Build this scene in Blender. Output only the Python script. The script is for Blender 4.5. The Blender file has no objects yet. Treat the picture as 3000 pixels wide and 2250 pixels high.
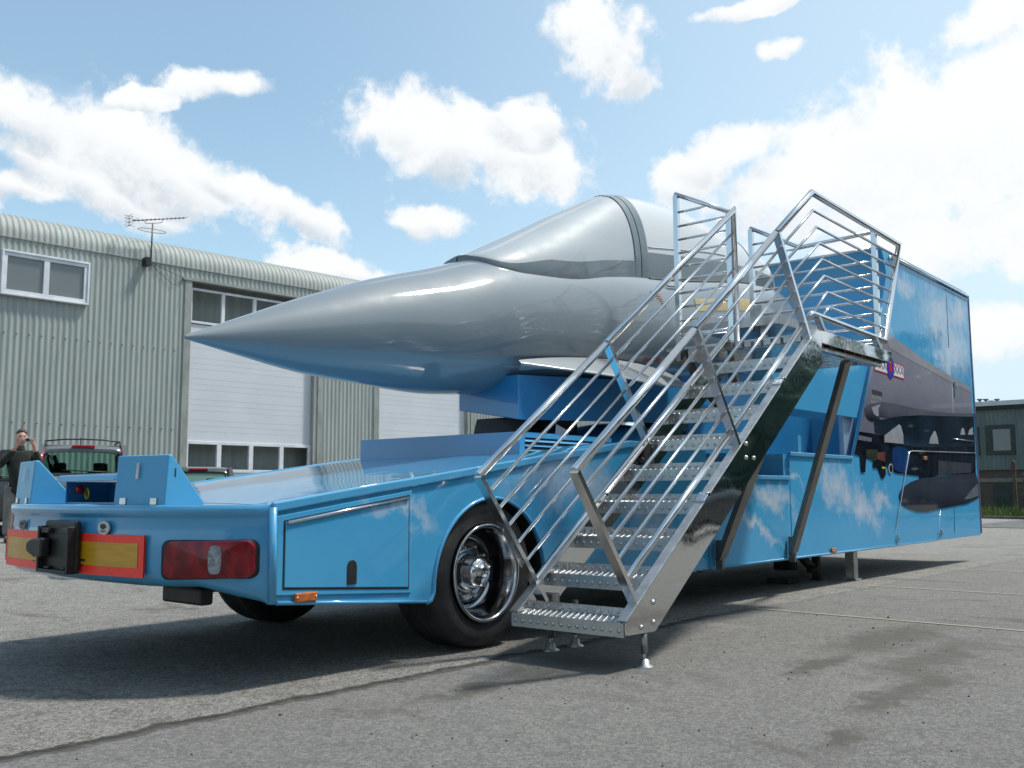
import bpy, bmesh, math, random
from mathutils import Vector, Matrix, Euler
random.seed(7)
S = bpy.context.scene
PI = math.pi
# ---------------------------------------------------------------- camera
FPX, PITCH, ROLL, YAW = 2854.0, math.radians(6.375), math.radians(-.213), math.radians(49.8)
def _basis():
    cp, sp = math.cos(PITCH), math.sin(PITCH)
    fw = Vector((0, cp, sp)); r = Vector((1, 0, 0)); u = Vector((0, -sp, cp))
    c, s = math.cos(ROLL), math.sin(ROLL)
    r, u = c*r + s*u, -s*r + c*u
    R = Matrix.Rotation(-YAW, 3, 'Z')
    return R @ r, R @ u, R @ fw
CR, CU, CF = _basis()
CAM = Vector((0, 0, 1.0))
cam = bpy.data.cameras.new('camera'); co = bpy.data.objects.new('camera', cam); S.collection.objects.link(co)
cam.sensor_fit = 'HORIZONTAL'; cam.sensor_width = 36; cam.lens = FPX/3000*36
cam.clip_start = .05; cam.clip_end = 3000
co.matrix_world = Matrix(((CR.x, CU.x, -CF.x, 0), (CR.y, CU.y, -CF.y, 0), (CR.z, CU.z, -CF.z, 1.0), (0, 0, 0, 1)))
S.camera = co
# ---------------------------------------------------------------- render settings
S.render.resolution_x = 1024; S.render.resolution_y = 768
S.view_settings.view_transform = 'Standard'; S.view_settings.look = 'None'
S.view_settings.exposure = 0.25; S.view_settings.gamma = 1
# ---------------------------------------------------------------- sun and sky
SUN = Vector((.45, -.33, 1.0)).normalized()
sl = bpy.data.lights.new('sun', 'SUN'); sl.energy = 4.0; sl.angle = math.radians(6.0); sl.color = (1, .955, .88)
so = bpy.data.objects.new('sun', sl); S.collection.objects.link(so)
so.rotation_euler = SUN.to_track_quat('Z', 'Y').to_euler(); so.location = (0, 0, 30)
W = bpy.data.worlds.new('World'); S.world = W; W.use_nodes = True
class NT:
    """small helper for node trees"""
    def __init__(s, t): s.t = t; s.n = t.nodes; s.l = t.links
    def node(s, typ, **k):
        n = s.n.new(typ)
        for a, v in k.items(): setattr(n, a, v)
        return n
    def put(s, sock, v):
        if isinstance(v, bpy.types.NodeSocket): s.l.new(v, sock)
        elif v is not None: sock.default_value = v
    def m(s, op, a, b=None, c=None, clamp=False):
        n = s.node('ShaderNodeMath', operation=op, use_clamp=clamp)
        for i, v in enumerate((a, b, c)): s.put(n.inputs[i], v)
        return n.outputs[0]
    def v(s, op, a, b=None, out=0):
        n = s.node('ShaderNodeVectorMath', operation=op)
        s.put(n.inputs[0], a)
        if b is not None:
            if op == 'SCALE': s.put(n.inputs[3], b)
            else: s.put(n.inputs[1], b)
        return n.outputs['Value'] if op in ('DOT_PRODUCT', 'LENGTH', 'DISTANCE') else n.outputs[0]
    def noise(s, vec, scale, detail=5, rough=.55, dist=0, color=False):
        n = s.node('ShaderNodeTexNoise'); s.put(n.inputs['Vector'], vec)
        n.inputs['Scale'].default_value = scale; n.inputs['Detail'].default_value = detail
        n.inputs['Roughness'].default_value = rough; n.inputs['Distortion'].default_value = dist
        return n.outputs['Color' if color else 'Fac']
    def ramp(s, x, lo, hi, a=0., b=1., smooth=True):
        n = s.node('ShaderNodeMapRange', interpolation_type='SMOOTHSTEP' if smooth else 'LINEAR')
        s.put(n.inputs['Value'], x)
        for k, q in (('From Min', lo), ('From Max', hi), ('To Min', a), ('To Max', b)): s.put(n.inputs[k], q)
        return n.outputs['Result']
    def mix(s, f, a, b):
        n = s.node('ShaderNodeMix', data_type='RGBA'); s.put(n.inputs['Factor'], f)
        for i, q in ((6, a), (7, b)):
            s.put(n.inputs[i], q if isinstance(q, bpy.types.NodeSocket) else (*q[:3], 1))
        return n.outputs[2]
    def pos(s): return s.node('ShaderNodeNewGeometry').outputs['Position']
    def xyz(s, v):
        n = s.node('ShaderNodeSeparateXYZ'); s.put(n.inputs[0], v); return n.outputs
    def comb(s, x, y, z):
        n = s.node('ShaderNodeCombineXYZ')
        for i, q in enumerate((x, y, z)): s.put(n.inputs[i], q)
        return n.outputs[0]
def ray(px, py): return CF + CR*((px-1500)/FPX) - CU*((py-1125)/FPX)
def build_sky():
    T = NT(W.node_tree); bg = T.n['Background']
    sky = T.node('ShaderNodeTexSky', sky_type='NISHITA'); sky.sun_disc = False
    sky.sun_elevation = math.asin(SUN.z); sky.sun_rotation = math.atan2(SUN.x, SUN.y)
    sky.air_density = 1.0; sky.dust_density = .6; sky.ozone_density = 1.4
    d = T.node('ShaderNodeTexCoord').outputs['Generated']
    # clouds: banks of cumulus standing in given directions, broken up by noise
    banks = [(120, 330, 330, 120, 12), (480, 480, 330, 120, 25), (830, 610, 260, 60, 22), (640, 255, 140, 42, -8), (400, 290, 120, 28, -12),
             (250, 520, 360, 90, 18), (1260, 400, 300, 130, 8), (1480, 440, 280, 110, 10), (1240, 640, 130, 55, 0), (1560, 350, 130, 90, 0), (1740, 120, 150, 120, 0), (1830, 230, 90, 90, 30),
             (2500, 480, 560, 150, -14), (2900, 330, 400, 230, 0), (2060, 520, 150, 80, 0), (2940, 60, 260, 80, -12), (2280, 140, 60, 34, 0),
             (950, 790, 190, 55, 0), (60, 560, 140, 60, 0), (2650, 720, 330, 110, 0), (2960, 640, 210, 90, 0), (2700, 560, 480, 130, -8), (2230, 560, 260, 110, 0), (2120, 470, 150, 80, 0), (1700, 90, 150, 90, 0), (1800, 160, 120, 130, 0), (2950, 950, 260, 80, 0), (1700, -160, 300, 110, 0), (2200, 15, 180, 26, -6),
             (3700, 500, 800, 340, 0), (-700, 500, 560, 240, 0), (300, -600, 500, 200, 10), (1500, -1200, 500, 260, 0), (2600, -900, 500, 260, 0), (3600, -700, 500, 260, 0)]
    wob = T.noise(d, 9, 4, .6, color=True)
    wv = T.v('SCALE', T.v('SUBTRACT', wob, (.5, .5, .5)), .05)
    dd = T.v('NORMALIZE', T.v('ADD', d, wv))
    best = None; under = None
    for px, py, a, b, rot in banks:
        c = ray(px, py).normalized(); up = Vector((0, 0, 1))
        t1 = c.cross(up).normalized(); t2 = t1.cross(c).normalized()
        q = math.radians(rot); e1 = t1*math.cos(q) - t2*math.sin(q); e2 = t1*math.sin(q) + t2*math.cos(q)
        sc = c.dot(CF)/FPX
        q1 = T.v('DOT_PRODUCT', dd, tuple(e1/(a*sc))); q2 = T.v('DOT_PRODUCT', dd, tuple(e2/(b*sc)))
        q3 = T.m('MULTIPLY_ADD', T.v('DOT_PRODUCT', dd, tuple(c)), -4, 4)
        val = T.m('SUBTRACT', 1, T.v('LENGTH', T.comb(q1, q2, q3)))
        best = val if best is None else T.m('MAXIMUM', best, val)
        uu = T.m('MULTIPLY', T.m('MULTIPLY', q2, -1), T.ramp(val, -.3, .2))
        under = uu if under is None else T.m('MAXIMUM', under, uu)
    best = T.m('MAXIMUM', best, -1.0)
    z = T.xyz(d)[2]
    # clouds all over the rest of the sky (seen in reflections)
    pl = T.v('SCALE', d, T.m('DIVIDE', 1, T.m('ADD', T.m('MAXIMUM', z, 0), .18)))
    rest = T.m('MULTIPLY_ADD', T.noise(pl, 1.1, 6, .6), 2.2, -1.5)
    cone = T.v('DOT_PRODUCT', d, tuple(CF))
    rest = T.m('SUBTRACT', rest, T.ramp(cone, .55, .8, 0, 2.0))
    n1 = T.noise(d, 13, 9, .60, .25); n2 = T.noise(d, 60, 6, .65)
    n = T.m('ADD', T.m('MULTIPLY_ADD', n1, 2.5, -1.24), T.m('MULTIPLY_ADD', n2, .7, -.35))
    dens = T.ramp(T.m('ADD', T.m('MAXIMUM', best, rest), n), -.16, .36)
    veil = T.m('MULTIPLY', T.ramp(T.m('ADD', best, T.m('MULTIPLY_ADD', n1, 1.2, -.6)), -.75, .35), .42)
    # thin haze towards the sun side and towards the horizon
    side = T.ramp(T.v('DOT_PRODUCT', d, tuple(CR)), -.30, .62)
    hz = T.ramp(z, .42, .0, 0, 1)
    thin = T.m('MAXIMUM', veil, T.m('ADD', T.m('MULTIPLY_ADD', side, .58, .24), T.m('MULTIPLY', hz, .30)), clamp=True)
    shade = T.m('MULTIPLY', T.ramp(under, -.1, .8), T.ramp(T.noise(d, 20, 7, .65), .35, .65, .15, 1))
    shade = T.m('MULTIPLY', shade, T.ramp(side, .2, .9, 1, .15))
    ccol = T.mix(shade, (.95, .97, .98), (.62, .69, .76))
    skyc = T.v('SCALE', sky.outputs[0], .15)
    skyc = T.v('MULTIPLY', skyc, (.90, 1.12, 1.05))
    col = T.mix(thin, skyc, (.70, .87, 1.0))
    col = T.mix(dens, col, ccol)
    T.put(bg.inputs['Color'], col); bg.inputs['Strength'].default_value = .88
build_sky()
# ---------------------------------------------------------------- helpers
col = S.collection
def tag(o, label=None, cat=None, group=None, kind=None):
    if label: o['label'] = label
    if cat: o['category'] = cat
    if group: o['group'] = group
    if kind: o['kind'] = kind
    return o
def empty(name, loc, label, cat, group=None, rz=0):
    o = bpy.data.objects.new(name, None); col.objects.link(o); o.location = loc; o.rotation_euler.z = rz
    o.empty_display_size = .2
    return tag(o, label, cat, group)
def aty(px, py, y):
    d = ray(px, py); return CAM + d*(y/d.y)
def atx(px, py, x):
    d = ray(px, py); return CAM + d*(x/d.x)
def atz(px, py, z):
    d = ray(px, py); return CAM + d*((z-1)/d.z)
class MB:
    def __init__(s): s.v = []; s.f = []; s.mi = []; s.sm = []
    def add(s, vs, fs, mi=0, smooth=False):
        o = len(s.v); s.v += [tuple(v) for v in vs]
        for f in fs: s.f.append(tuple(i+o for i in f)); s.mi.append(mi); s.sm.append(smooth)
        return s
    def box(s, lo, hi, M=None, mi=0):
        x0, y0, z0 = lo; x1, y1, z1 = hi
        vs = [Vector(p) for p in ((x0,y0,z0),(x1,y0,z0),(x1,y1,z0),(x0,y1,z0),(x0,y0,z1),(x1,y0,z1),(x1,y1,z1),(x0,y1,z1))]
        if M: vs = [M @ v for v in vs]
        return s.add(vs, [(0,3,2,1),(4,5,6,7),(0,1,5,4),(1,2,6,5),(2,3,7,6),(3,0,4,7)], mi)
    def prism(s, pts, a, b, axis='y', mi=0, smooth=False):
        """2-D outline pushed from a to b along an axis"""
        def P(p, t): return {'y': (p[0], t, p[1]), 'x': (t, p[0], p[1]), 'z': (p[0], p[1], t)}[axis]
        n = len(pts); vs = [P(p, a) for p in pts] + [P(p, b) for p in pts]
        s.add(vs, [tuple(range(n)), tuple(range(2*n-1, n-1, -1))], mi)
        o = len(s.v) - 2*n
        for i in range(n):
            j = (i+1) % n; s.f.append((o+i, o+i+n, o+j+n, o+j)); s.mi.append(mi); s.sm.append(smooth)
        return s
    def tube(s, path, r, n=8, closed=False, mi=0, caps=True, rect=None, up=None, smooth=True):
        """pipe along a path with mitred corners; rect=(w,h) gives a rectangular section"""
        P = [Vector(p) for p in path]; N = len(P); rings = []
        prev = None
        for i in range(N):
            a = (P[i]-P[i-1]).normalized() if (i > 0 or closed) else None
            b = (P[(i+1) % N]-P[i]).normalized() if (i < N-1 or closed) else None
            t = a if b is None else b if a is None else (a+b).normalized()
            dirn = b if b is not None else a
            if up is not None: e1 = Vector(up).cross(dirn)
            else:
                ref = prev if prev is not None else (Vector((0,0,1)) if abs(dirn.z) < .9 else Vector((0,1,0)))
                e1 = ref - dirn*ref.dot(dirn) if prev is not None else ref.cross(dirn)
            if e1.length < 1e-5: e1 = Vector((0,1,0)).cross(dirn)
            e1.normalize(); e2 = dirn.cross(e1).normalized(); prev = e1
            if rect: prof = [(rect[0]/2*x, rect[1]/2*y) for x, y in ((-1,-1),(1,-1),(1,1),(-1,1))]
            else: prof = [(r*math.cos(2*PI*k/n), r*math.sin(2*PI*k/n)) for k in range(n)]
            ring = []
            for x, y in prof:
                q = e1*x + e2*y
                k = q.dot(t)/max(dirn.dot(t), .2); ring.append(P[i] + q - dirn*k)
            rings.append(ring)
        n = len(rings[0]); vs = [v for rg in rings for v in rg]; fs = []
        R = N if closed else N-1
        for i in range(R):
            for k in range(n):
                a = i*n+k; b = i*n+(k+1) % n; c = ((i+1) % N)*n+(k+1) % n; d = ((i+1) % N)*n+k
                fs.append((a, b, c, d))
        o = len(s.v); s.add(vs, fs, mi, smooth and not rect)
        if caps and not closed:
            s.f.append(tuple(o+k for k in range(n-1, -1, -1))); s.mi.append(mi); s.sm.append(False)
            s.f.append(tuple(o+(N-1)*n+k for k in range(n))); s.mi.append(mi); s.sm.append(False)
        return s
    def grid(s, rows, mi=0, smooth=True, closed=False):
        n = len(rows[0]); vs = [p for r in rows for p in r]; fs = []
        for i in range(len(rows)-1):
            for k in range(n if closed else n-1):
                fs.append((i*n+k, i*n+(k+1) % n, (i+1)*n+(k+1) % n, (i+1)*n+k))
        return s.add(vs, fs, mi, smooth)
    def lathe(s, prof, c, axis='y', n=40, mi=0, smooth=True):
        rows = []
        for r, t in prof:
            row = []
            for k in range(n):
                a = 2*PI*k/n; x, z = r*math.cos(a), r*math.sin(a)
                row.append({'y': (c[0]+x, c[1]+t, c[2]+z), 'z': (c[0]+x, c[1]+z, c[2]+t), 'x': (c[0]+t, c[1]+x, c[2]+z)}[axis])
            rows.append(row)
        return s.grid(rows, mi, smooth, True)
    def build(s, name, mats, parent=None, bevel=0, seg=2, recalc=True, auto=None):
        me = bpy.data.meshes.new(name)
        off = Vector(parent.matrix_basis.translation) if parent else Vector((0,0,0))
        if parent and parent.parent: off = off + Vector(parent.parent.location)
        me.from_pydata([tuple(Vector(v)-off) for v in s.v], [], s.f)
        for m in (mats if isinstance(mats, (list, tuple)) else [mats]): me.materials.append(m)
        for p, mi, sm in zip(me.polygons, s.mi, s.sm): p.material_index = mi; p.use_smooth = sm
        if recalc:
            bm = bmesh.new(); bm.from_mesh(me); bmesh.ops.recalc_face_normals(bm, faces=bm.faces); bm.to_mesh(me); bm.free()
        me.update()
        o = bpy.data.objects.new(name, me); col.objects.link(o)
        if parent: o.parent = parent
        if bevel:
            b = o.modifiers.new('bevel', 'BEVEL'); b.width = bevel; b.segments = seg; b.limit_method = 'ANGLE'; b.angle_limit = math.radians(35)
            b.harden_normals = False
        return o
def dup(o, parent=None, loc=None, rz=None):
    c = o.copy(); col.objects.link(c)
    if parent: c.parent = parent
    if loc is not None: c.location = loc
    if rz is not None: c.rotation_euler.z = rz
    for ch in list(o.children): dup(ch, c)
    return c
def text_obj(name, txt, size, mat, parent, M, depth=.001):
    cu = bpy.data.curves.new(name, 'FONT'); cu.body = txt; cu.size = size; cu.extrude = depth; cu.align_x = 'CENTER'; cu.align_y = 'CENTER'
    tmp = bpy.data.objects.new('t', cu); col.objects.link(tmp)
    dg = bpy.context.evaluated_depsgraph_get(); me = bpy.data.meshes.new_from_object(tmp.evaluated_get(dg))
    bpy.data.objects.remove(tmp)
    off = Vector(parent.location) if parent else Vector((0,0,0))
    if parent and parent.parent: off = off + Vector(parent.parent.location)
    me.transform(Matrix.Translation(-off) @ M); me.materials.clear(); me.materials.append(mat)
    o = bpy.data.objects.new(name, me); col.objects.link(o); o.parent = parent
    return o
# ---------------------------------------------------------------- materials
def mat(name, c, rough=.5, metal=0, coat=0, coat_rough=.05, spec=.5, trans=0, emit=None, ior=1.45):
    m = bpy.data.materials.new(name); m.use_nodes = True; b = m.node_tree.nodes['Principled BSDF']
    b.inputs['Base Color'].default_value = (*c, 1); b.inputs['Roughness'].default_value = rough; b.inputs['Metallic'].default_value = metal
    b.inputs['Coat Weight'].default_value = coat; b.inputs['Coat Roughness'].default_value = coat_rough
    b.inputs['Specular IOR Level'].default_value = spec; b.inputs['Transmission Weight'].default_value = trans; b.inputs['IOR'].default_value = ior
    if emit: b.inputs['Emission Color'].default_value = (*emit[0], 1); b.inputs['Emission Strength'].default_value = emit[1]
    return m
def nodes(m): return NT(m.node_tree), m.node_tree.nodes['Principled BSDF']
def bump(T, b, h, dist=.01, strength=1.0):
    n = T.node('ShaderNodeBump'); T.put(n.inputs['Height'], h); n.inputs['Distance'].default_value = dist; n.inputs['Strength'].default_value = strength
    T.put(b.inputs['Normal'], n.outputs[0]); return n
def vary(m, c1, c2, scale=4, detail=5, lo=.35, hi=.65, rough=None, bumpd=0, bscale=60, stretch=(1,1,1)):
    T, b = nodes(m); p = T.v('MULTIPLY', T.pos(), stretch)
    T.put(b.inputs['Base Color'], T.mix(T.ramp(T.noise(p, scale, detail, .6), lo, hi), c1, c2))
    if rough: T.put(b.inputs['Roughness'], T.ramp(T.noise(p, scale*2.3, 4, .6), .3, .7, *rough))
    if bumpd: bump(T, b, T.noise(p, bscale, 3, .6), bumpd)
    return m
BLUE = (.056, .295, .53); BLUE2 = (.064, .318, .555)
def paint(name, c1, c2, coat=1, rough=.42, wav=.0005):
    m = mat(name, c1, rough, 0, coat, .03)
    T, b = nodes(m); p = T.pos()
    T.put(b.inputs['Base Color'], T.mix(T.ramp(T.noise(p, 1.3, 4, .6), .3, .7), c1, c2))
    T.put(b.inputs['Coat Roughness'], T.ramp(T.noise(p, 6, 4, .6), .3, .75, .02, .09))
    n = T.node('ShaderNodeBump'); T.put(n.inputs['Height'], T.noise(p, 2.2, 2, .5)); n.inputs['Distance'].default_value = wav*6
    T.put(b.inputs['Coat Normal'], n.outputs[0])
    return m
M_blue = paint('blue_paint', BLUE, BLUE2)
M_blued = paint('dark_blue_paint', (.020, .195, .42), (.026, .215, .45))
def print_paint(name, spots, grow=1.0):
    """glossy blue wrap printed with drifting white clouds; spots are (x, z, rx, rz, tilt) on the flat side"""
    m = paint(name, BLUE, BLUE2, .7 if 'tail' in name else .6); b_ = m.node_tree.nodes['Principled BSDF']; b_.inputs['Specular IOR Level'].default_value = 0.0; T, b = nodes(m); p = T.pos(); X = T.xyz(p)
    base = b.inputs['Base Color'].links[0].from_socket
    st = T.comb(X[0], 0, X[2])
    w = T.v('SCALE', T.v('SUBTRACT', T.noise(st, 2.6, 5, .65, color=True), (.5, .5, .5)), .7)
    q = T.v('ADD', st, w); best = None
    for x, z, rx, rz, tl in spots:
        a = math.radians(tl); e1 = Vector((math.cos(a), 0, math.sin(a)))/rx; e2 = Vector((-math.sin(a), 0, math.cos(a)))/rz
        dv = T.v('SUBTRACT', q, (x, 0, z))
        val = T.m('SUBTRACT', 1, T.v('LENGTH', T.comb(T.v('DOT_PRODUCT', dv, tuple(e1)), T.v('DOT_PRODUCT', dv, tuple(e2)), 0)))
        best = val if best is None else T.m('MAXIMUM', best, val)
    stn = T.v('MULTIPLY', st, (1.0, 1, 1.0))
    d = T.ramp(T.m('ADD', best, T.m('MULTIPLY_ADD', T.noise(stn, 5, 8, .68, .4), 1.6, -.95)), -.25, 1.0)
    T.put(b.inputs['Base Color'], T.mix(T.m('MULTIPLY', d, .8 if 'box' in name else .6), base, (.52, .55, .60)))
    return m
M_tailprint = print_paint('tail_wrap', [(4.0,.90,.45,.07,-22),(5.6,1.12,.8,.25,0),(6.1,.98,.9,.25,-15),(6.6,.85,.6,.2,-20),(6.9,.62,.6,.12,-20)])
M_boxprint = print_paint('box_wrap', [(8.9,.95,.8,.17,-12),(8.6,.68,.7,.10,-20),(10.6,1.05,.7,.33,-18),(11.3,.85,.8,.25,-25),(11.9,.9,.5,.2,0),(9.4,1.25,.5,.05,-30),
     (14.6,3.5,1.2,.55,0),(15.2,3.1,1.3,.6,0),(15.6,3.7,.8,.4,0),(13.2,3.75,.6,.2,0),(14.9,2.85,.8,.3,0),(12.4,2.8,.5,.25,0)])
M_chrome = mat('polished_steel', (.72, .72, .73), .12, 1)
T_, b_ = nodes(M_chrome); T_.put(b_.inputs['Roughness'], T_.ramp(T_.noise(T_.pos(), 3, 3, .5), .3, .75, .12, .2))
M_rim = mat('reflection_darkened_chrome', (.5, .5, .51), .10, 1); T_, b_ = nodes(M_rim); T_.put(b_.inputs['Roughness'], T_.ramp(T_.noise(T_.pos(), 9, 4, .6), .3, .75, .06, .2))  # rim chrome, base darkened to stand for the dark surroundings it mirrors
M_steel = mat('brushed_stainless', (.56, .555, .55), .25, 1)
T_, b_ = nodes(M_steel); T_.put(b_.inputs['Roughness'], T_.ramp(T_.noise(T_.pos(), 14, 5, .65), .3, .7, .16, .34)); bump(T_, b_, T_.noise(T_.pos(), 1.8, 3, .5), .012)
M_tread = mat('perforated_steel', (.50, .51, .52), .33, 1)
T_, b_ = nodes(M_tread); T_.put(b_.inputs['Base Color'], T_.mix(T_.noise(T_.pos(), 12, 5, .7), (.36,.36,.36), (.62,.63,.64))); T_.put(b_.inputs['Roughness'], T_.ramp(T_.noise(T_.pos(), 25, 4, .7), .3, .7, .25, .5))
M_mirror = mat('mirror_steel', (.66, .67, .67), .05, 1)
T_, b_ = nodes(M_mirror); bump(T_, b_, T_.noise(T_.v('MULTIPLY', T_.pos(), (1,1,1.4)), 1.5, 1, .4), .012); T_.put(b_.inputs['Roughness'], T_.ramp(T_.noise(T_.pos(), 30, 4, .6), .3, .8, .03, .12))
M_galv = vary(mat('galvanised_steel', (.4,.4,.4), .45, 1), (.32,.33,.32), (.5,.5,.49), 30, 4)
M_alu = vary(mat('aluminium_angle', (.5,.5,.5), .4, 1), (.42,.42,.42), (.55,.55,.55), 10, 4)
M_strut = vary(mat('brown_grey_strut', (.16,.15,.135), .35, .6), (.14,.13,.115), (.2,.19,.17), 5, 4)
M_black = vary(mat('black_plastic', (.012,.013,.013), .5), (.010,.011,.011), (.022,.022,.022), 9, 4)
M_chassis = vary(mat('chassis_black', (.012,.012,.012), .6), (.008,.008,.008), (.02,.02,.02), 5, 4)
M_rubber = vary(mat('tyre_rubber', (.017,.017,.018), .62), (.013,.013,.014), (.028,.028,.029), 8, 5)
M_red = mat('red_reflective', (.8,.03,.03), .45, 0, .2); vary(M_red, (.92,.035,.018), (.97,.05,.028), 40, 3)
M_yel = mat('amber_reflective', (.19,.095,.006), .4, 0, .4); vary(M_yel, (.50,.245,.005), (.58,.29,.008), 6, 6, stretch=(1,1,6))
M_lens = mat('red_lens', (.2,.003,.009), .2, 0, .25); vary(M_lens, (.12,.002,.007), (.27,.004,.012), 9, 3, stretch=(1,3,1))
M_lensc = vary(mat('clear_lens', (.2,.22,.25), .12, 0, 1), (.13,.15,.17), (.3,.33,.36), 30, 3)
M_amber = vary(mat('amber_lens', (.42,.10,.008), .15, 0, 1), (.36,.08,.006), (.5,.13,.01), 30, 3)
M_white = vary(mat('white_plastic', (.55,.57,.60), .4), (.54,.565,.60), (.57,.592,.622), 1.2, 3)
M_label = vary(mat('white_sticker', (.55,.53,.5), .5), (.5,.48,.45), (.6,.58,.55), 20, 3)
M_ink = vary(mat('black_ink', (.02,.02,.02), .5), (.015,.015,.015), (.03,.03,.03), 20, 3)
# ================================================================ GROUND
def gz(x, y):
    h = 0
    if y > 9: h += .027*min(y-9, 18)*min(1, (y-9)/4)*max(.25, min(1, (14-x)/5))
    if x > 7 and y < 14: h -= min(.006*(x-7), .07)*max(0, min(1, (14-y)/6))
    return h
def axis_pts(*segs):
    o = []
    for a, b, n in segs: o += [a+(b-a)*i/n for i in range(n)]
    return o + [segs[-1][1]]
xs = axis_pts((-400,-40,6),(-40,-4,12),(-4,18,44),(18,60,28),(60,600,6)); ys = axis_pts((-400,-40,6),(-40,-3,12),(-3,30,66),(30,60,10),(60,600,6))
M_ground = mat('worn_asphalt', (.2,.2,.19), .9, spec=.25)
def ground_nodes():
    T, b = nodes(M_ground); p = T.pos(); X = T.xyz(p)
    fine = T.noise(p, 70, 5, .85); med = T.noise(p, 7, 6, .65); big = T.noise(p, .55, 5, .6); grit = T.noise(p, 240, 2, .6)
    c = T.mix(T.ramp(big, .3, .7), (.25,.24,.218), (.325,.312,.283))
    c = T.mix(T.ramp(med, .42, .66), c, (.20,.196,.185))
    c = T.mix(T.ramp(T.noise(p, 2.2, 7, .72, .4), .50, .66, 0, .5), c, (.165,.16,.148))
    c = T.mix(T.ramp(fine, .50, .62, 0, .8), c, (.105,.102,.096))
    c = T.mix(T.ramp(fine, .47, .38, 0, .55), c, (.40,.39,.36))
    pits = T.noise(p, 38, 5, .85)
    c = T.mix(T.ramp(pits, .54, .64, 0, .75), c, (.10,.096,.088)); c = T.mix(T.ramp(pits, .44, .34, 0, .5), c, (.44,.425,.39))
    c = T.mix(T.ramp(grit, .58, .70, 0, .6), c, (.44,.43,.40))
    for vs_, kd, kl in ((150, .75, .6), (62, .55, .35)):
        vo = T.node('ShaderNodeTexVoronoi'); T.put(vo.inputs['Vector'], T.v('ADD', p, T.v('SCALE', T.noise(p, 40, 2, .5, color=True), .01))); vo.inputs['Scale'].default_value = vs_
        vr = T.xyz(vo.outputs['Color'])[0]
        c = T.mix(T.ramp(vr, .72, .86, 0, kd), c, (.105,.101,.093)); c = T.mix(T.ramp(vr, .22, .08, 0, kl), c, (.46,.445,.41))
    st = T.noise(T.v('MULTIPLY', p, (1.0,.55,1)), 1.5, 8, .72, .5)
    c = T.mix(T.m('MULTIPLY', T.ramp(st, .54, .68), T.ramp(pits, .35, .6, .4, .9)), c, (.10,.093,.077))
    st2 = T.noise(T.v('ADD', p, (13, 5, 0)), .9, 8, .74, .3)
    c = T.mix(T.ramp(st2, .58, .74, 0, .6), c, (.36,.35,.325))
    # brown damp stains
    for x, y, rx, ry, k in ((5.6,2.4,.5,.12,.7),(5.3,1.75,.55,.16,.6),(4.75,1.75,.32,.1,.6),(4.0,1.6,.3,.1,.7),(6.9,2.45,1.0,.28,.6),(6.3,1.95,.9,.2,.55),(3.9,3.45,.7,.1,.8),(4.6,3.45,.5,.35,.5)):
        q = T.v('ADD', p, T.v('SCALE', T.v('SUBTRACT', T.noise(p, 4, 7, .75, color=True), (.5,.5,.5)), .75))
        dv = T.v('MULTIPLY', T.v('SUBTRACT', q, (x, y, 0)), (1/rx, 1/ry, 0))
        c = T.mix(T.m('MULTIPLY', T.ramp(T.v('LENGTH', dv), 1.3, .35, 0, min(1, k*1.5)), T.ramp(T.m('ADD', pits, T.m('MULTIPLY', med, .4)), .45, .75, .55, 1)), c, (.085,.074,.054))
    # one long tar joint running beside the trailer
    wob = T.m('MULTIPLY_ADD', T.noise(T.comb(X[0],0,0), 1.2, 6, .65), .35, 3.79)
    dist = T.m('ABSOLUTE', T.m('SUBTRACT', X[1], wob))
    wid = T.m('MULTIPLY_ADD', T.noise(T.comb(X[0],3,0), 5, 6, .7), .16, -.028)
    crack = T.ramp(T.m('SUBTRACT', dist, wid), .02, -.02)
    c = T.mix(T.m('MULTIPLY', crack, T.m('MULTIPLY', T.ramp(X[0], 9, 6.2), T.ramp(T.noise(p, 18, 4, .7), .3, .55, .6, 1))), c, (.055,.052,.044))
    core = T.ramp(T.m('ABSOLUTE', T.m('SUBTRACT', dist, T.m('MULTIPLY', wid, .15))), .012, .002)
    c = T.mix(T.m('MULTIPLY', core, T.m('MULTIPLY', T.ramp(X[0], 9, 6.2), T.ramp(T.noise(p, 7, 5, .7), .42, .55))), c, (.022,.02,.018))
    # finer, darker ground on the near side of the joint
    near = T.ramp(T.m('SUBTRACT', X[1], wob), .03, -.03, 0, .42)
    c = T.mix(near, c, (.175,.172,.163))
    T.put(b.inputs['Base Color'], c)
    h = T.m('ADD', T.m('MULTIPLY', fine, .6), T.m('ADD', T.m('MULTIPLY', grit, .5), T.m('MULTIPLY', med, 1.1)))
    h = T.m('SUBTRACT', h, T.m('MULTIPLY', crack, .8))
    bump(T, b, h, .016, 1.0)
ground_nodes()
g = MB().grid([[(x, y, gz(x, y)) for y in ys] for x in xs], smooth=True).build('ground', M_ground); tag(g, kind='structure')
M_road = vary(mat('road_asphalt', (.12,.12,.125), .9, spec=.25), (.10,.10,.105), (.15,.15,.15), 3, 6, bumpd=.006, bscale=80)
def sheet(name, pts, z, m, kind='structure'):
    n = MB(); n.add([(x, y, z) for x, y in pts], [tuple(range(len(pts)))]); return tag(n.build(name, m), kind=kind)
ZR = gz(40, 5)
sheet('road', [(31.0,-60),(31.0,13.9),(40.2,13.9),(40.2,-60)], ZR+.012, M_road)
M_line = mat('worn_yellow_paint', (.42,.33,.12), .8)
T_, b_ = nodes(M_line); T_.put(b_.inputs['Base Color'], T_.mix(T_.ramp(T_.noise(T_.pos(), 22, 6, .75), .42, .62), (.36,.325,.225), (.27,.262,.24)))
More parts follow.
